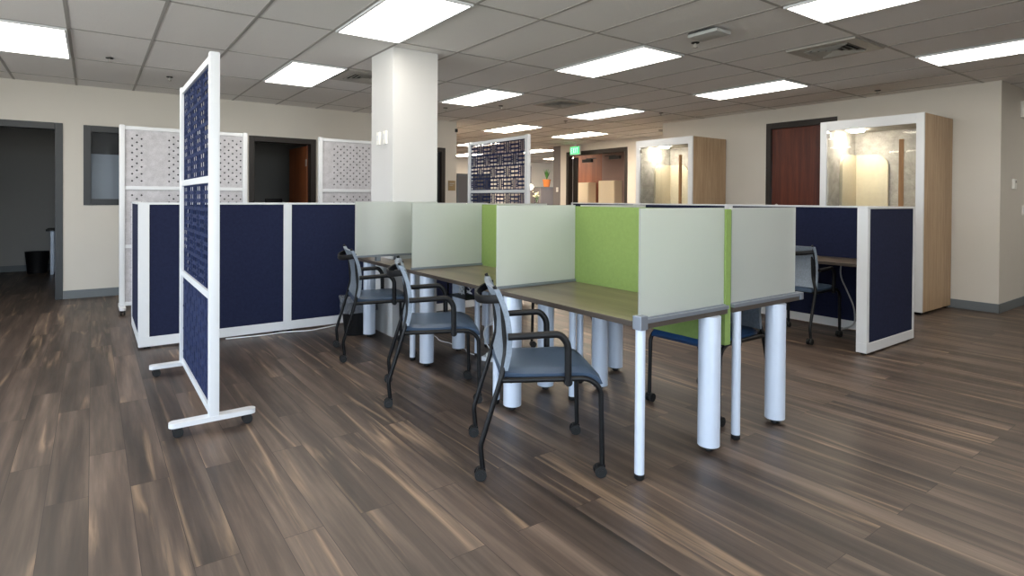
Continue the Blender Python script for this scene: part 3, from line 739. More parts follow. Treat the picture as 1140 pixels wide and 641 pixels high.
def make_chair(vinyl):
    r = empty('office_chair', (0, 0, 0))
    # seat cushion with a waterfall front
    def seat(bm):
        prof = [(.085, .486), (.11, .493), (.20, .488), (.32, .488), (.43, .492), (.49, .488), (.53, .474), (.553, .455), (.562, .435)]
        ny = 12; top = []; bot = []
        for i, (s, z) in enumerate(prof):
            w = .226*(1-.10*max(0, (.14-s)/.06)) * (1-.02*max(0, (s-.5)/.06))
            rt = []; rb = []
            for j in range(ny+1):
                u = -1+2*j/ny; y = w*u
                edge = max(0, abs(u)-.8)/.2
                dz = -.012*edge**2+.004*(1-u*u)
                rt.append(bm.verts.new((s, y, z+dz)))
                rb.append(bm.verts.new((s-(.02 if i > 5 else 0), y*.97, max(z-.034, .43-.012*(i > 7))-(0))))
            top.append(rt); bot.append(rb)
        n = len(prof)
        for i in range(n-1):
            for j in range(ny):
                bm.faces.new((top[i][j], top[i+1][j], top[i+1][j+1], top[i][j+1])); bm.faces.new((bot[i][j], bot[i][j+1], bot[i+1][j+1], bot[i+1][j]))
        for i in range(n-1):
            bm.faces.new((top[i][0], bot[i][0], bot[i+1][0], top[i+1][0])); bm.faces.new((top[i][ny], top[i+1][ny], bot[i+1][ny], bot[i][ny]))
        for j in range(ny):
            bm.faces.new((top[0][j], top[0][j+1], bot[0][j+1], bot[0][j])); bm.faces.new((top[-1][j], bot[-1][j], bot[-1][j+1], top[-1][j+1]))
    obj('seat', vinyl, seat, r, True)
    obj('seat_pan', M['blackp'], lambda bm: box(bm, .10, .50, -.22, .22, .440, .458, bev=.006), r)
    obj('backrest', M['mesh'], lambda bm: curve_sheet(bm, .495, .868, .024, off=.008), r, True)
    def bow(bm):   # band that bows out behind the backrest near its top
        n = 22; R_ = []
        for i in range(n+1):
            u = -1+2*i/n; y = u*(W-.004); d = (1-abs(u)**2.6)
            x = .088-.102*d; zc = .826-.026*d; ring = []
            for (dx, dz) in ((.0, -.020), (.009, -.018), (.009, .018), (.0, .020), (-.005, .014), (-.005, -.014)):
                ring.append(bm.verts.new((x+dx-.006, y, zc+dz)))
            R_.append(ring)
        for a, b in zip(R_, R_[1:]):
            for k in range(6): bm.faces.new((a[k], a[(k+1) % 6], b[(k+1) % 6], b[k]))
        bm.faces.new(R_[0][::-1]); bm.faces.new(R_[-1])
    obj('rear_bow', M['blackp'], bow, r, True)
    for s in (1, -1):
        obj('back_upright', M['blackp'], lambda bm: tube(bm, [(back_s(z)-.012, s*(W-.018), z) for z in (.50, .52, .58, .64, .70, .76, .82, .882)], .009, 8, bend=0), r, True)
        lg = obj('leg', M['black'], lambda bm: tube(bm, [(0, s*W, .058), (-.010, s*W, .155), (.086, s*W, .47), (.108, s*(W-.034), .585), (.092, s*(W-.036), .78)], .0125, 10, .022), r, True)
        lf = obj('leg', M['black'], lambda bm: tube(bm, [(.088, s*W, .452), (.49, s*W, .455), (.548, s*W, .41), (.556, s*W, .058)], .0125, 10, .06), r, True)
        def arm(bm):
            tube(bm, [(.112, s*(W+.018), .655), (.352, s*(W+.02), .667), (.388, s*(W+.02), .62), (.390, s*(W+.016), .438)], .0165, 12, .055, flat=.85)
            cyl(bm, (.390, s*(W+.016)-.012, .446), .019, .024, 'Y', 12)
        obj('armrest', M['blackp'], arm, r, True)
        for L_, x in ((lg, 0), (lf, .556)):
            def caster(bm, x=x):
                cyl(bm, (x, s*W, .040), .008, .03, seg=10)
                q = bmesh.ops.create_cone(bm, cap_ends=True, segments=20, radius1=.021, radius2=.021, depth=.014)['verts']
                bmesh.ops.rotate(bm, cent=(0, 0, 0), matrix=Matrix.Rotation(PI/2, 3, 'X'), verts=q)
                bmesh.ops.translate(bm, vec=(x-.010, s*W, .033), verts=q)
                box(bm, x-.024, x+.014, s*W-.009, s*W+.009, .040, .054, bev=.003)
            c = obj('caster', M['blackp'], caster, L_, True)
            # wheels: two discs
            def wheel(bm, x=x):
                for t in (-.015, .015):
                    cyl(bm, (x-.010, s*W+t-.0065, .0275), .0272, .013, 'Y', 24)
                    cyl(bm, (x-.010, s*W+t*1.35-.0045, .0275), .012, .009, 'Y', 14)
            obj('caster_wheel', M['legfoot'], wheel, L_, True)
    obj('seat_crossbar', M['black'], lambda bm: (tube(bm, [(.13, -W, .447), (.13, W, .447)], .009, 8, 0), tube(bm, [(.46, -W, .447), (.46, W, .447)], .009, 8, 0)), r, True)
    return r
ch = make_chair(M['vinyl'])
def recolor(o, m):
    for c in o.children:
        if c.name.startswith('seat') and not c.name.startswith(('seat_pan', 'seat_cross')):
            c.data = c.data.copy(); c.data.materials[0] = m
CH = [((1.757, -2.278), -30.2, 'slate blue armchair on casters nearest the camera, at the first desk bay', 0),
      ((1.778, -1.216), -25.3, 'slate blue armchair on casters at the middle desk bay', 0),
      ((1.851, -.133), -14, 'slate blue armchair on casters furthest back at the left, by the navy partition', 0),
      ((3.655, -2.475), 180.9, 'blue seated chair on the far side of the nearest desk, seen under the desktop', 1),
      ((3.694, -1.29), 152.6, 'blue seated chair on the far side of the middle desk, seen between desk legs', 1),
      ((5.46, -1.87), 0, 'grey mesh backed chair at the separate desk inside the right navy partitions', 0)]
first = True
for i, ((x, y), a, lab, b) in enumerate(CH):
    o = ch if i == 0 else copy_tree(ch)
    o.location = (x, y, 0); o.rotation_euler = (0, 0, math.radians(a))
    tag(o, lab, 'chair', 'armchairs on casters at the desks')
    if b: recolor(o, M['vinylb'])

# desk in the right workstation
r, cx, cy = desk(5.80, 6.355, -2.465, -.95, 'wood topped desk inside the right hand navy partitions', None)
for (x, y) in ((5.86, -2.40), (5.86, -1.0), (6.30, -2.40), (6.30, -1.0)):
    o = obj('leg', M['black'], lambda bm: (box(bm, -.02, .02, -.02, .02, .012, .692, bev=.003), box(bm, -.024, .024, -.024, .024, 0, .012, bev=.002)), r); o.location = (x-cx, y-cy, 0)
tag(obj('cable', M['cable'], lambda bm: tube(bm, [(6.22, -2.03, .69), (6.20, -2.03, .55), (6.24, -2.09, .38), (6.27, -2.13, .25), (6.27, -2.14, .08), (6.28, -2.0, .01)], .007, 8, .08), None, True), 'grey cable hanging below the desk inside the right partitions', 'cable')

# ------------------------------------------------------------------ tall rolling screens
def lattice_boxes(bm, w, h, x0, z0, th, unit=.155):
    """basket weave cut-outs in a plate; plate in the local XZ plane, x from x0, z from z0"""
    n = max(1, round(w/unit)); m = max(1, round(h/unit)); uw = w/n; uh = h/m
    holes = []
    def H(ox, oz, a, b, c, d): holes.append((ox+uw*a, ox+uw*b, oz+uh*c, oz+uh*d))
    for i in range(n):
        for j in range(m):
            ox, oz = x0+i*uw, z0+j*uh
            if (i+j) % 2 == 0:
                for c in (.08, .41, .74):
                    H(ox, oz, .02, .47, c, c+.18); H(ox, oz, .53, .98, c, c+.18)
                pass
            else:
                H(ox, oz, .35, .47, .08, .92); H(ox, oz, .53, .65, .08, .92)
                for c in (.05, .77):
                    H(ox, oz, .05, .28, c, c+.18); H(ox, oz, .72, .95, c, c+.18)
                for c in (.30, .48, .62):
                    H(ox, oz, .10, .28, c, c+.08); H(ox, oz, .72, .90, c, c+.08)
    for a, b, c, d in rects_multi(x0, x0+w, z0, z0+h, holes):
        box(bm, a, b, -th/2, th/2, c, d)
def rects_multi(u0, u1, v0, v1, holes):
    us = sorted(set([round(u0, 5), round(u1, 5)]+[round(h[0], 5) for h in holes]+[round(h[1], 5) for h in holes]))
    strips = []
    prev = {}
    done = []
    for a, b in zip(us, us[1:]):
        if b-a < 1e-5: continue
        mid = (a+b)/2
        hs = sorted([(h[2], h[3]) for h in holes if h[0] < mid < h[1]])
        z = v0; cur = {}
        segs = []
        for h0, h1 in hs:
            if h0 > z+1e-6: segs.append((round(z, 5), round(h0, 5)))
            z = max(z, h1)
        if z < v1-1e-6: segs.append((round(z, 5), round(v1, 5)))
        for s in segs: cur[s] = prev.pop(s, a)
        for s, st in prev.items(): done.append((st, a, s[0], s[1]))
        prev = cur
    for s, st in prev.items(): done.append((st, us[-1], s[0], s[1]))
    return done
def perf_sheet(bm, w, h, x0, z0, th, cols, pitch, zp, hole=.0125):
    """felt sheet with diamond holes in the columns that 'cols' selects (function of x)"""
    n = round(w/pitch); m = round(h/zp); pw = w/n; ph = h/m
    t = th/2
    V = {}
    def vert(x, y, z):
        k = (round(x, 5), round(y, 5), round(z, 5))
        if k not in V: V[k] = bm.verts.new(k)
        return V[k]
    for i in range(n):
        xa = x0+i*pw; xm = xa+pw/2
        on = cols(xm-x0)
        if not on:
            for sgn in (-t, t):
                for j in range(m):
                    za = z0+j*ph
                    bm.faces.new((vert(xa, sgn, za), vert(xa+pw, sgn, za), vert(xa+pw, sgn, za+ph), vert(xa, sgn, za+ph)))
            continue
        for j in range(m):
            za = z0+j*ph; zm = za+ph/2
            for sgn in (-t, t):
                c = [vert(xa, sgn, za), vert(xa+pw, sgn, za), vert(xa+pw, sgn, za+ph), vert(xa, sgn, za+ph)]
                if (i+j) % 2 or j in (0, m-1):
                    bm.faces.new(c); continue
                d = [bm.verts.new((xm, sgn, zm-hole)), bm.verts.new((xm+hole, sgn, zm)), bm.verts.new((xm, sgn, zm+hole)), bm.verts.new((xm-hole, sgn, zm))]
                e = [bm.verts.new((v.co.x, sgn*.25, v.co.z)) for v in d]
                for k in range(4):
                    bm.faces.new((c[k], c[(k+1) % 4], d[k])); bm.faces.new((c[(k+1) % 4], d[(k+1) % 4], d[k]))
                    bm.faces.new((d[k], d[(k+1) % 4], e[(k+1) % 4], e[k]))
def rolling_screen(name, loc, rz, lab, grp, panel_m, style, w=1.27, feet=True, foot_len=.44, post=.054, casters=True, colsf=None):
    r = empty(name, loc, rz); tag(r, lab, 'screen', grp)
    a = w/2; pw = post
    for s in (-1, 1):
        obj('post', M['white'], lambda bm: box(bm, s*a-pw/2, s*a+pw/2, -pw/2, pw/2, .075, 2.078, bev=.012), r, True)
    zr = [(2.028, 2.068), (1.362, 1.402), (.712, .752), (.075, .115)]
    for z0, z1 in zr:
        bobj('crossrail', M['white'], [(-a+pw/2, a-pw/2, -.019, .019, z0, z1)], r, bev=.004)
    bays = [(.115, .712), (.752, 1.362), (1.402, 2.028)]
    for k, (z0, z1) in enumerate(bays):
        bm = bmesh.new()
        if style == 'lattice' and k == 0:
            box(bm, -a+pw/2, a-pw/2, -.006, .006, z0, z1)
            for i in range(14):
                for j in range(7):
                    cx_ = -a+.06+i*(2*a-.12)/13; cz_ = z0+.05+j*(z1-z0-.1)/6
                    if (i+j) % 2: box(bm, cx_-.03, cx_+.03, -.0085, .0085, cz_-.006, cz_+.006)
                    else: box(bm, cx_-.005, cx_+.005, -.0085, .0085, cz_-.036, cz_+.036)
            link('felt_panel', bm, panel_m, r)
        elif style == 'lattice':
            lattice_boxes(bm, 2*a-pw, z1-z0, -a+pw/2, z0, .006)
            link('lattice_panel', bm, panel_m, r)
        else:
            perf_sheet(bm, 2*a-pw, z1-z0, -a+pw/2, z0, .018, colsf, .0455, .0395)
            o = link('perforated_panel', bm, panel_m, r)
            bobj('core', M['feltcore'], [(-a+pw/2, a-pw/2, -.003, .003, z0, z1)], o)
    for s in (-1, 1):
        def bar(bm):
            prism(bm, [(.03*math.cos(q_), .03*math.sin(q_)-foot_len/2+.03) for q_ in [PI+PI*k_/10 for k_ in range(11)]]+[(.03*math.cos(q_), .03*math.sin(q_)+foot_len/2-.03) for q_ in [PI*k_/10 for k_ in range(11)]], (s*a, 0, .055), (1, 0, 0), (0, 1, 0), .026)
        f = obj('foot_bar', M['white'], bar, r, True)
        for t in (-1, 1):
            def caster(bm):
                yy = t*(foot_len/2-.045)
                cyl(bm, (s*a, yy, .03), .01, .03, seg=12)
                for q in (-.016, .016): cyl(bm, (s*a-.006+q, yy, .0265), .0262, .014, 'X', 22)
                box(bm, s*a-.022, s*a+.022, yy-.02, yy+.02, .045, .058, bev=.004)
            obj('caster', M['legfoot'], caster, f, True)
    return r
# nearest screen stands along the desk direction
rolling_screen('rolling_screen', (.718, -.585, 0), PI/2, 'tall rolling screen with navy cut-out felt panels, nearest on the left', 'tall rolling screens', M['navyfelt'], 'lattice', w=1.235)
rolling_screen('rolling_screen', (4.572, 1.43, 0), PI/2, 'tall rolling lattice screen in the middle distance behind the desks', 'tall rolling screens', M['navyfelt'], 'lattice', w=1.27)
rolling_screen('rolling_screen', (1.075, 2.78, 0), 0, 'tall rolling screen with grey perforated felt, left of the open brown door', 'tall rolling screens', M['greytxt'], 'perf', w=1.28,
               colsf=lambda x: x < .17 and x > .04 or .43 < x < .57 or x > .84)
rolling_screen('rolling_screen', (3.27, 2.70, 0), 0, 'tall rolling screen with grey perforated felt, just left of the column', 'tall rolling screens', M['greytxt'], 'perf', w=1.27,
               colsf=lambda x: x > .14)

# ------------------------------------------------------------------ phone booths
def booth(y0, y1, lab, tablet=True):
    XF, XK = 7.87, 8.775
    r = empty('phone_booth', ((XF+XK)/2, (y0+y1)/2, 0)); tag(r, lab, 'phone booth', 'white fronted wooden phone booths')
    hx = (XK-XF)/2; hy = (y1-y0)/2; Z0, Z1 = .03, 2.285
    bobj('front_frame', M['white'], [(-hx, -hx+.03, -hy, -hy+.075, Z0, Z1), (-hx, -hx+.03, hy-.075, hy, Z0, Z1), (-hx, -hx+.03, -hy+.075, hy-.075, Z1-.115, Z1), (-hx, -hx+.03, -hy+.075, hy-.075, Z0, Z0+.12)], r, bev=.004)
    bobj('side_panel', M['oak'], [(-hx+.03, hx, -hy, -hy+.03, Z0, Z1-.002)], r, bev=.002)
    bobj('side_panel', M['oak'], [(-hx+.03, hx, hy-.03, hy, Z0, Z1-.002)], r, bev=.002)
    bobj('back_panel', M['oak'], [(hx-.03, hx, -hy+.03, hy-.03, Z0, Z1-.002)], r)
    bobj('roof', M['oak'], [(-hx+.03, hx-.03, -hy+.03, hy-.03, Z1-.06, Z1-.002)], r)
    bobj('booth_floor', M['feltcore'], [(-hx+.03, hx-.03, -hy+.03, hy-.03, Z0, Z0+.06)], r)
    bobj('felt_lining', M['boothfelt'], [(hx-.055, hx-.03, -hy+.03, hy-.03, .09, 2.225), (-hx+.03, hx-.055, hy-.055, hy-.03, .09, 2.225), (-hx+.03, hx-.055, -hy+.03, -hy+.055, .09, 2.225), (-hx+.03, hx-.055, -hy+.055, hy-.055, 2.20, 2.225)], r)
    # cream padded panel wrapping the far left rear corner, round topped
    def arch(bm):
        R = .16; zt = 1.90; zb = .5
        n = 8
        # piece on the side wall
        L_ = .44
        poly = [(0, zb), (L_, zb), (L_, zt), (R, zt)]+[(R-R*math.sin(PI/2*k/n), zt-R+R*math.cos(PI/2*k/n)) for k in range(1, n+1)]
        prism(bm, poly, (hx-.055-L_, hy-.055, 0), (1, 0, 0), (0, 0, 1), .035)
        L2 = .40
        poly = [(0, zb), (L2, zb), (L2, zt-R)]+[(L2-R+R*math.cos(PI/2*k/n), zt-R+R*math.sin(PI/2*k/n)) for k in range(1, n+1)]+[(0, zt)]
        prism(bm, poly, (hx-.055, hy-.055, 0), (0, -1, 0), (0, 0, 1), .035)
    obj('padded_panel', M['cream'], arch, r)
    bobj('work_shelf', M['oak'], [(hx-.36, hx-.055, -hy+.055, hy-.055, 1.0, 1.03)], r, bev=.004)
    # lamp
    l = obj('lamp', M['boothlight'], lambda bm: lathe(bm, [(.085, 0), (.085, -.02), (.075, -.026)], seg=28), r, True); l.location = (-.02, hy-.24, 2.20)
    # glass door with a wooden pull
    d = bobj('glass_door', M['glass'], [(-hx+.03, -hx+.04, -hy+.078, hy-.078, Z0+.123, Z1-.118)], r)
    bobj('pull_handle', M['pull'], [(-hx-.012, -hx+.012, -hy+.19, -hy+.235, .75, 2.0)], d, bev=.004)
    bobj('handle_standoff', M['brass'], [(-hx+.012, -hx+.03, -hy+.19, -hy+.21, .85, .87), (-hx+.012, -hx+.03, -hy+.19, -hy+.21, 1.86, 1.88)], d)
    bobj('hinge', M['brass'], [(-hx+.012, -hx+.03, hy-.115, hy-.076, 2.08, 2.14), (-hx+.012, -hx+.03, hy-.115, hy-.076, .2, .26)], d, bev=.002)
    bobj('shadow_strip', M['black'], [(hx-.09, hx-.055, -hy+.09, -hy+.12, 1.0, 1.62)], r)  # black strip standing in for the shadow/reflection beside the door pull
    bobj('levelling_foot', M['blackp'], [(-hx+.03, -hx+.09, -hy+.02, -hy+.08, 0, Z0), (-hx+.03, -hx+.09, hy-.08, hy-.02, 0, Z0), (hx-.09, hx-.03, -hy+.02, -hy+.08, 0, Z0), (hx-.09, hx-.03, hy-.08, hy-.02, 0, Z0)], r)
    return r
booth(-2.165, -1.07, 'light oak phone booth with white front, nearer one by the right wall corner')
booth(.80, 1.90, 'light oak phone booth with white front, far one left of the cherry door')

# ------------------------------------------------------------------ small things
def bin_(loc, lab, m, h=.32, bag=True, r0=.12, r1=.15, sy=.66):
    r = empty('waste_bin', loc); tag(r, lab, 'waste bin')
    def body(bm):
        lathe(bm, [(r0, 0), (r0+.003, .01), (r1, h-.01), (r1+.006, h), (r1-.006, h), (r0-.008, .02)], seg=32, sy=sy)
    obj('body', m, body, r, True)
    if bag:
        def bg(bm):
            seg = 32; rings = []
            for (rr, z) in [(r1+.006, h-.10), (r1+.012, h-.05), (r1+.010, h+.004), (r1+.02, h+.05), (r1-.02, h+.045), (r1-.012, h-.03), (r1-.03, h-.14)]:
                ring = []
                for k in range(seg):
                    j = random.uniform(-.007, .007)
                    ring.append(bm.verts.new(((rr+j)*math.cos(2*PI*k/seg), (rr+j)*sy*math.sin(2*PI*k/seg), z+random.uniform(-.012, .012))))
                rings.append(ring)
            for a, b in zip(rings, rings[1:]):
                for k in range(seg): bm.faces.new((a[k], a[(k+1) % seg], b[(k+1) % seg], b[k]))
        obj('bin_bag', M['bag'], bg, r, True)
    return r
b = bin_((2.30, .36, 0), 'black waste bin with a clear bag beneath the furthest desk', M['blackp'], h=.31, r0=.14, r1=.175); b.rotation_euler = (0, 0, 0)
b.location = (2.262, .47, 0)
bin_((-.60, 7.38, 0), 'black waste bin on the floor of the dark office', M['blackp'], h=.36, r0=.13, r1=.165, bag=False)
r = empty('office_table', (-.30, 7.2, 0)); tag(r, 'small dark table with a pale leg inside the dark office', 'table')
bobj('tabletop', M['blackp'], [(-.16, .55, -.3, .3, .715, .745)], r, bev=.004)
for (x, y) in ((-.08, -.2), (-.08, .2), (.48, -.2), (.48, .2)):
    o = bobj('leg', M['alu'], [(-.025, .025, -.02, .02, 0, .715)], r, bev=.003); o.location = (x, y, 0)
r = empty('office_chair_back', (2.66, 5.1, 0)); r.name = 'task_chair'; tag(r, 'black chair top just visible in the brown door doorway', 'chair')
obj('backrest', M['blackp'], lambda bm: box(bm, -.14, .14, -.03, .03, .70, 1.27, bev=.025), r, True)
obj('seat', M['blackp'], lambda bm: box(bm, -.24, .24, -.26, .22, .42, .50, bev=.03), r, True)
obj('stem', M['black'], lambda bm: (cyl(bm, (0, 0, .06), .028, .37), box(bm, -.03, .03, -.06, .0, .48, .75, bev=.008)), r, True)
for k in range(5):
    a = 2*PI*k/5
    obj('leg', M['blackp'], lambda bm: (tube(bm, [(0, 0, .09), (.28*math.cos(a), .28*math.sin(a), .055)], .016, 8, 0), cyl(bm, (.28*math.cos(a)-.02, .28*math.sin(a), .0275), .027, .04, 'X', 16)), r, True)

# cables and adaptor under the desks
def cord(name, pts, lab, r=.004, m=None, bend=.08):
    tag(obj(name, m or M['cablew'], lambda bm: tube(bm, pts, r, 7, bend), None, True), lab, 'cable')
cord('extension_cord', [(2.79, .12, .006), (2.80, -.05, .006), (2.74, -.22, .006), (2.79, -.36, .006), (2.72, -.47, .006), (2.80, -.56, .006), (2.74, -.66, .006), (2.76, -.84, .006)], 'white power cord winding over the floor below the middle desk')
r = empty('power_strip', (2.80, -.985, 0), .5); tag(r, 'white power strip hanging its cords below the middle desk', 'power strip')
bobj('body', M['cablew'], [(-.045, .045, -.10, .10, 0, .035)], r, bev=.006)
bobj('plug', M['plate'], [(-.025, .025, -.06, -.01, .035, .065), (-.025, .025, .03, .07, .035, .06)], r, bev=.005)
cord('plug_cord', [(2.79, -.96, .06), (2.74, -.92, .16), (2.70, -.96, .26), (2.80, -1.02, .34), (2.84, -.98, .50), (2.80, -.95, .63)], 'white cord rising from the power strip, left loop')
cord('plug_cord', [(2.81, -1.02, .06), (2.88, -1.06, .14), (2.80, -1.10, .22), (2.86, -1.02, .30), (2.78, -1.0, .45), (2.83, -1.02, .63)], 'white cord rising from the power strip, right loop')
cord('floor_cable', [(1.16, .89, .006), (1.34, .865, .006), (1.50, .85, .006), (1.66, .872, .006), (1.9, .80, .006), (2.05, .84, .006), (2.2, .885, .006)], 'pale cable lying on the floor along the navy partitions', .005)
def bundle(bm):
    random.seed(3)
    p = [(2.63, -.83, .60)]
    for k in range(26):
        a = k*1.9
        p.append((2.62+.05*math.cos(a)+random.uniform(-.01, .01), -.80+.07*math.sin(a*1.3)+random.uniform(-.01, .01), .57+.055*math.sin(a*.8+1)))
    tube(bm, p, .004, 6, .03, n=3)
tag(obj('cable_bundle', M['cablew'], bundle, None, True), 'tangled pale cables tucked below the middle desktop', 'cables')
r = empty('cable_tray', (2.62, -.80, .50)); tag(r, 'dark wire tray under the middle desktop holding tangled cables', 'cable tray')
bobj('base', M['black'], [(-.07, .07, -.14, .14, 0, .006)], r); bobj('hanger', M['black'], [(-.07, -.064, -.14, -.12, 0, .192), (-.07, -.064, .12, .14, 0, .192), (.064, .07, -.14, -.12, 0, .192), (.064, .07, .12, .14, 0, .192)], r)

# far room: tall grey counter, plants and lamp, and dark glazing
r = empty('reception_counter', (11.50, 8.75, 0)); tag(r, 'tall grey counter in the far room beyond the lattice screen', 'counter')
bobj('body', M['greywall'], [(-.10, .40, -.25, .25, 0, 1.63)], r, bev=.004); bobj('counter_top', M['cove'], [(-.12, .42, -.27, .27, 1.63, 1.66)], r, bev=.004)
r = empty('storage_cabinet', (11.15, 9.35, 0)); tag(r, 'pale grey tall cabinet far back beside the grey counter', 'cabinet')
bobj('body', M['office'], [(-.30, .42, -.2, .2, 0, 2.34)], r, bev=.004); bobj('door', M['greywall'], [(-.28, .05, -.22, -.2, .05, 2.3), (.07, .40, -.22, -.2, .05, 2.3)], r, bev=.003)
r = empty('low_counter', (11.05, 8.45, 0)); tag(r, 'low pale counter carrying the flowers in the far room', 'counter')
bobj('body', M['white'], [(-.3, .28, -.2, .2, 0, 1.1)], r, bev=.004); bobj('counter_top', M['cove'], [(-.32, .3, -.22, .22, 1.1, 1.13)], r, bev=.003)
r = empty('potted_plant', (11.74, 8.62, 1.66)); tag(r, 'spiky green plant in a terracotta pot on the tall grey counter', 'plant')
obj('pot', M['terracotta'], lambda bm: lathe(bm, [(.075, 0), (.09, .01), (.12, .2), (.13, .2), (.13, .235), (.11, .235)], seg=24), r, True)
def leaves(bm):
    random.seed(5)
    for k in range(16):
        a = random.uniform(0, 2*PI); l = random.uniform(.2, .36); lean = random.uniform(.05, .45)
        d = Vector((math.cos(a)*lean, math.sin(a)*lean, 1)).normalized(); s = Vector((-math.sin(a), math.cos(a), 0))
        o = Vector((0, 0, .22)); w = .018
        pts = [(o-s*w*.6), (o+s*w*.6), (o+d*l*.6+s*w), (o+d*l), (o+d*l*.6-s*w)]
        vs = [bm.verts.new(p) for p in pts]; n = d.cross(s)*.004
        v2 = [bm.verts.new(p+n) for p in pts]
        bm.faces.new(vs); bm.faces.new(v2[::-1])
        for i in range(5): bm.faces.new((vs[i], vs[(i+1) % 5], v2[(i+1) % 5], v2[i]))
obj('foliage', M['leaf'], leaves, r)
r = empty('table_lamp', (11.02, 8.52, 1.13)); tag(r, 'small glowing globe lamp standing on the low far counter', 'lamp')
obj('base', M['brass'], lambda bm: lathe(bm, [(.07, 0), (.06, .015), (.01, .02), (.01, .45)], seg=20), r, True)
obj('globe', M['globe'], lambda bm: bmesh.ops.create_icosphere(bm, subdivisions=3, radius=.085, matrix=Matrix.Translation((0, 0, .52))), r, True)
r = empty('flower_vase', (11.12, 8.36, 1.13)); tag(r, 'glass vase of pale flowers on the low far counter', 'vase')
obj('vase', M['glass'], lambda bm: lathe(bm, [(.05, 0), (.06, .05), (.045, .16), (.055, .2)], seg=20), r, True)
def flowers(bm):
    random.seed(9)
    for k in range(22):
        a = random.uniform(0, 2*PI); rr = random.uniform(0, .15); z = random.uniform(.22, .38)
        bmesh.ops.create_icosphere(bm, subdivisions=1, radius=random.uniform(.018, .03), matrix=Matrix.Translation((rr*math.cos(a), rr*math.sin(a), z)))
obj('blossoms', M['petal'], flowers, r)
def stems(bm):
    random.seed(10)
    for k in range(14):
        a = random.uniform(0, 2*PI); rr = random.uniform(.02, .15)
        tube(bm, [(0, 0, .05), (rr*math.cos(a), rr*math.sin(a), random.uniform(.2, .4))], .004, 5, 0)
obj('stem', M['leaf'], stems, r)
w = empty('window_20', (10.6, 12.0, 0)); tag(w, 'dark glazed front at the far end of the neighbouring room', 'window', kind='structure')
bobj('window_frame', M['frame_dark'], [(-1.4, 1.4, -.06, 0, 2.08, 2.16), (-1.4, 1.4, -.06, 0, 0, .08), (-1.4, -1.33, -.06, 0, .08, 2.08), (-.035, .035, -.06, 0, .08, 2.08), (1.33, 1.4, -.06, 0, .08, 2.08)], w)
bobj('pane', M['frame_brown'], [(-1.33, 1.33, -.03, -.02, .08, 2.08)], w)
# corridor cabinets behind the exit opening
for (y, z, lab) in ((6.69, 1.75, 'cream cabinet in the corridor against the reddish wall'), (5.76, 1.785, 'cream cabinet in the corridor against the mauve wall')):
    r = empty('corridor_cabinet', (11.45, y, 0)); tag(r, lab, 'cabinet', 'cream cabinets in the corridor')
    bobj('body', M['creamdoor'], [(-.14, .14, -.28, .28, 0, z)], r, bev=.004)
    bobj('door', M['creamdoor'], [(-.158, -.14, -.27, .27, .05, z-.03)], r, bev=.003)

# ------------------------------------------------------------------ daylight
wd = bpy.data.worlds.new('sky'); bpy.context.scene.world = wd; wd.use_nodes = True
nt = wd.node_tree; bg = nt.nodes['Background']
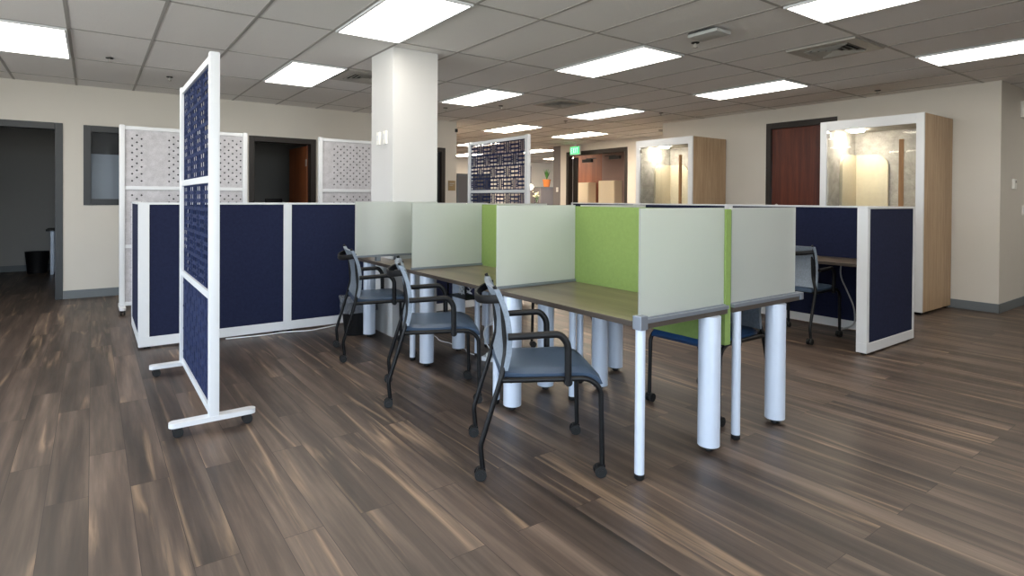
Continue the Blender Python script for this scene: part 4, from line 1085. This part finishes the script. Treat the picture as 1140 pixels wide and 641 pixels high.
# pale overcast sky above the horizon, bright ground added below to light the ceiling
tcw = nt.nodes.new('ShaderNodeTexCoord'); spw = nt.nodes.new('ShaderNodeSeparateXYZ'); crw = nt.nodes.new('ShaderNodeValToRGB')
mrw = nt.nodes.new('ShaderNodeMapRange'); mrw.inputs[1].default_value = -1; mrw.inputs[2].default_value = 1
nt.links.new(tcw.outputs['Generated'], spw.inputs[0]); nt.links.new(spw.outputs['Z'], mrw.inputs[0]); nt.links.new(mrw.outputs[0], crw.inputs['Fac'])
ee = crw.color_ramp.elements; ee[0].position = .0; ee[0].color = (.82, .80, .78, 1); ee[1].position = 1; ee[1].color = (.40, .62, 1, 1)
k_ = ee.new(.495); k_.color = (.80, .79, .77, 1); k_ = ee.new(.505); k_.color = (.80, .88, 1, 1)
nt.links.new(crw.outputs['Color'], bg.inputs['Color']); bg.inputs['Strength'].default_value = 9.0
for k, (a, b, c, d) in enumerate(WW):
    L_ = bpy.data.lights.new('window_portal', 'AREA'); L_.shape = 'RECTANGLE'; L_.size = b-a; L_.size_y = d-c
    L_.cycles.is_portal = True
    o = bpy.data.objects.new('window_portal', L_); col.objects.link(o); o.location = ((a+b)/2, Y0-.2, (c+d)/2); o.rotation_euler = (PI/2, 0, 0)
    o.rotation_euler = (-PI/2, 0, PI)

for k, (a, b, c, d) in enumerate(WV):
    L_ = bpy.data.lights.new('window_portal', 'AREA'); L_.shape = 'RECTANGLE'; L_.size = d-c; L_.size_y = b-a
    L_.cycles.is_portal = True
    o = bpy.data.objects.new('window_portal', L_); col.objects.link(o); o.location = (X0-.2, (a+b)/2, (c+d)/2); o.rotation_euler = (0, -PI/2, 0)

# ------------------------------------------------------------------ camera
f, cx, cy, yaw, pitch, roll = 629.443, 531.692, 226.849, .598085, .0085221, .0059988
cam = bpy.data.cameras.new('camera'); co = bpy.data.objects.new('camera', cam); col.objects.link(co)
cam.sensor_fit = 'HORIZONTAL'; cam.sensor_width = 36; cam.lens = f/1140*36
cam.shift_x = (570-cx)/1140; cam.shift_y = -(320.5-cy)/1140
cam.clip_start = .05; cam.clip_end = 100
fw = Vector((math.sin(yaw)*math.cos(pitch), math.cos(yaw)*math.cos(pitch), -math.sin(pitch)))
rt = Vector((math.cos(yaw), -math.sin(yaw), 0)); up = rt.cross(fw)
# x' = x c - y s, y' = x s + y c  (y down): rotate the axes
X = rt*math.cos(roll)+up*math.sin(roll)
Yv = up*math.cos(roll)-rt*math.sin(roll)
Mx = Matrix((X, Yv, -fw)).transposed().to_4x4(); Mx.translation = (.164922, -4.592251, 1.280713)
co.matrix_world = Mx
sc = bpy.context.scene; sc.camera = co
sc.view_settings.view_transform = 'Standard'; sc.view_settings.look = 'None'; sc.view_settings.gamma = 1
sc.view_settings.use_curve_mapping = False
sc.view_settings.exposure = 0.28
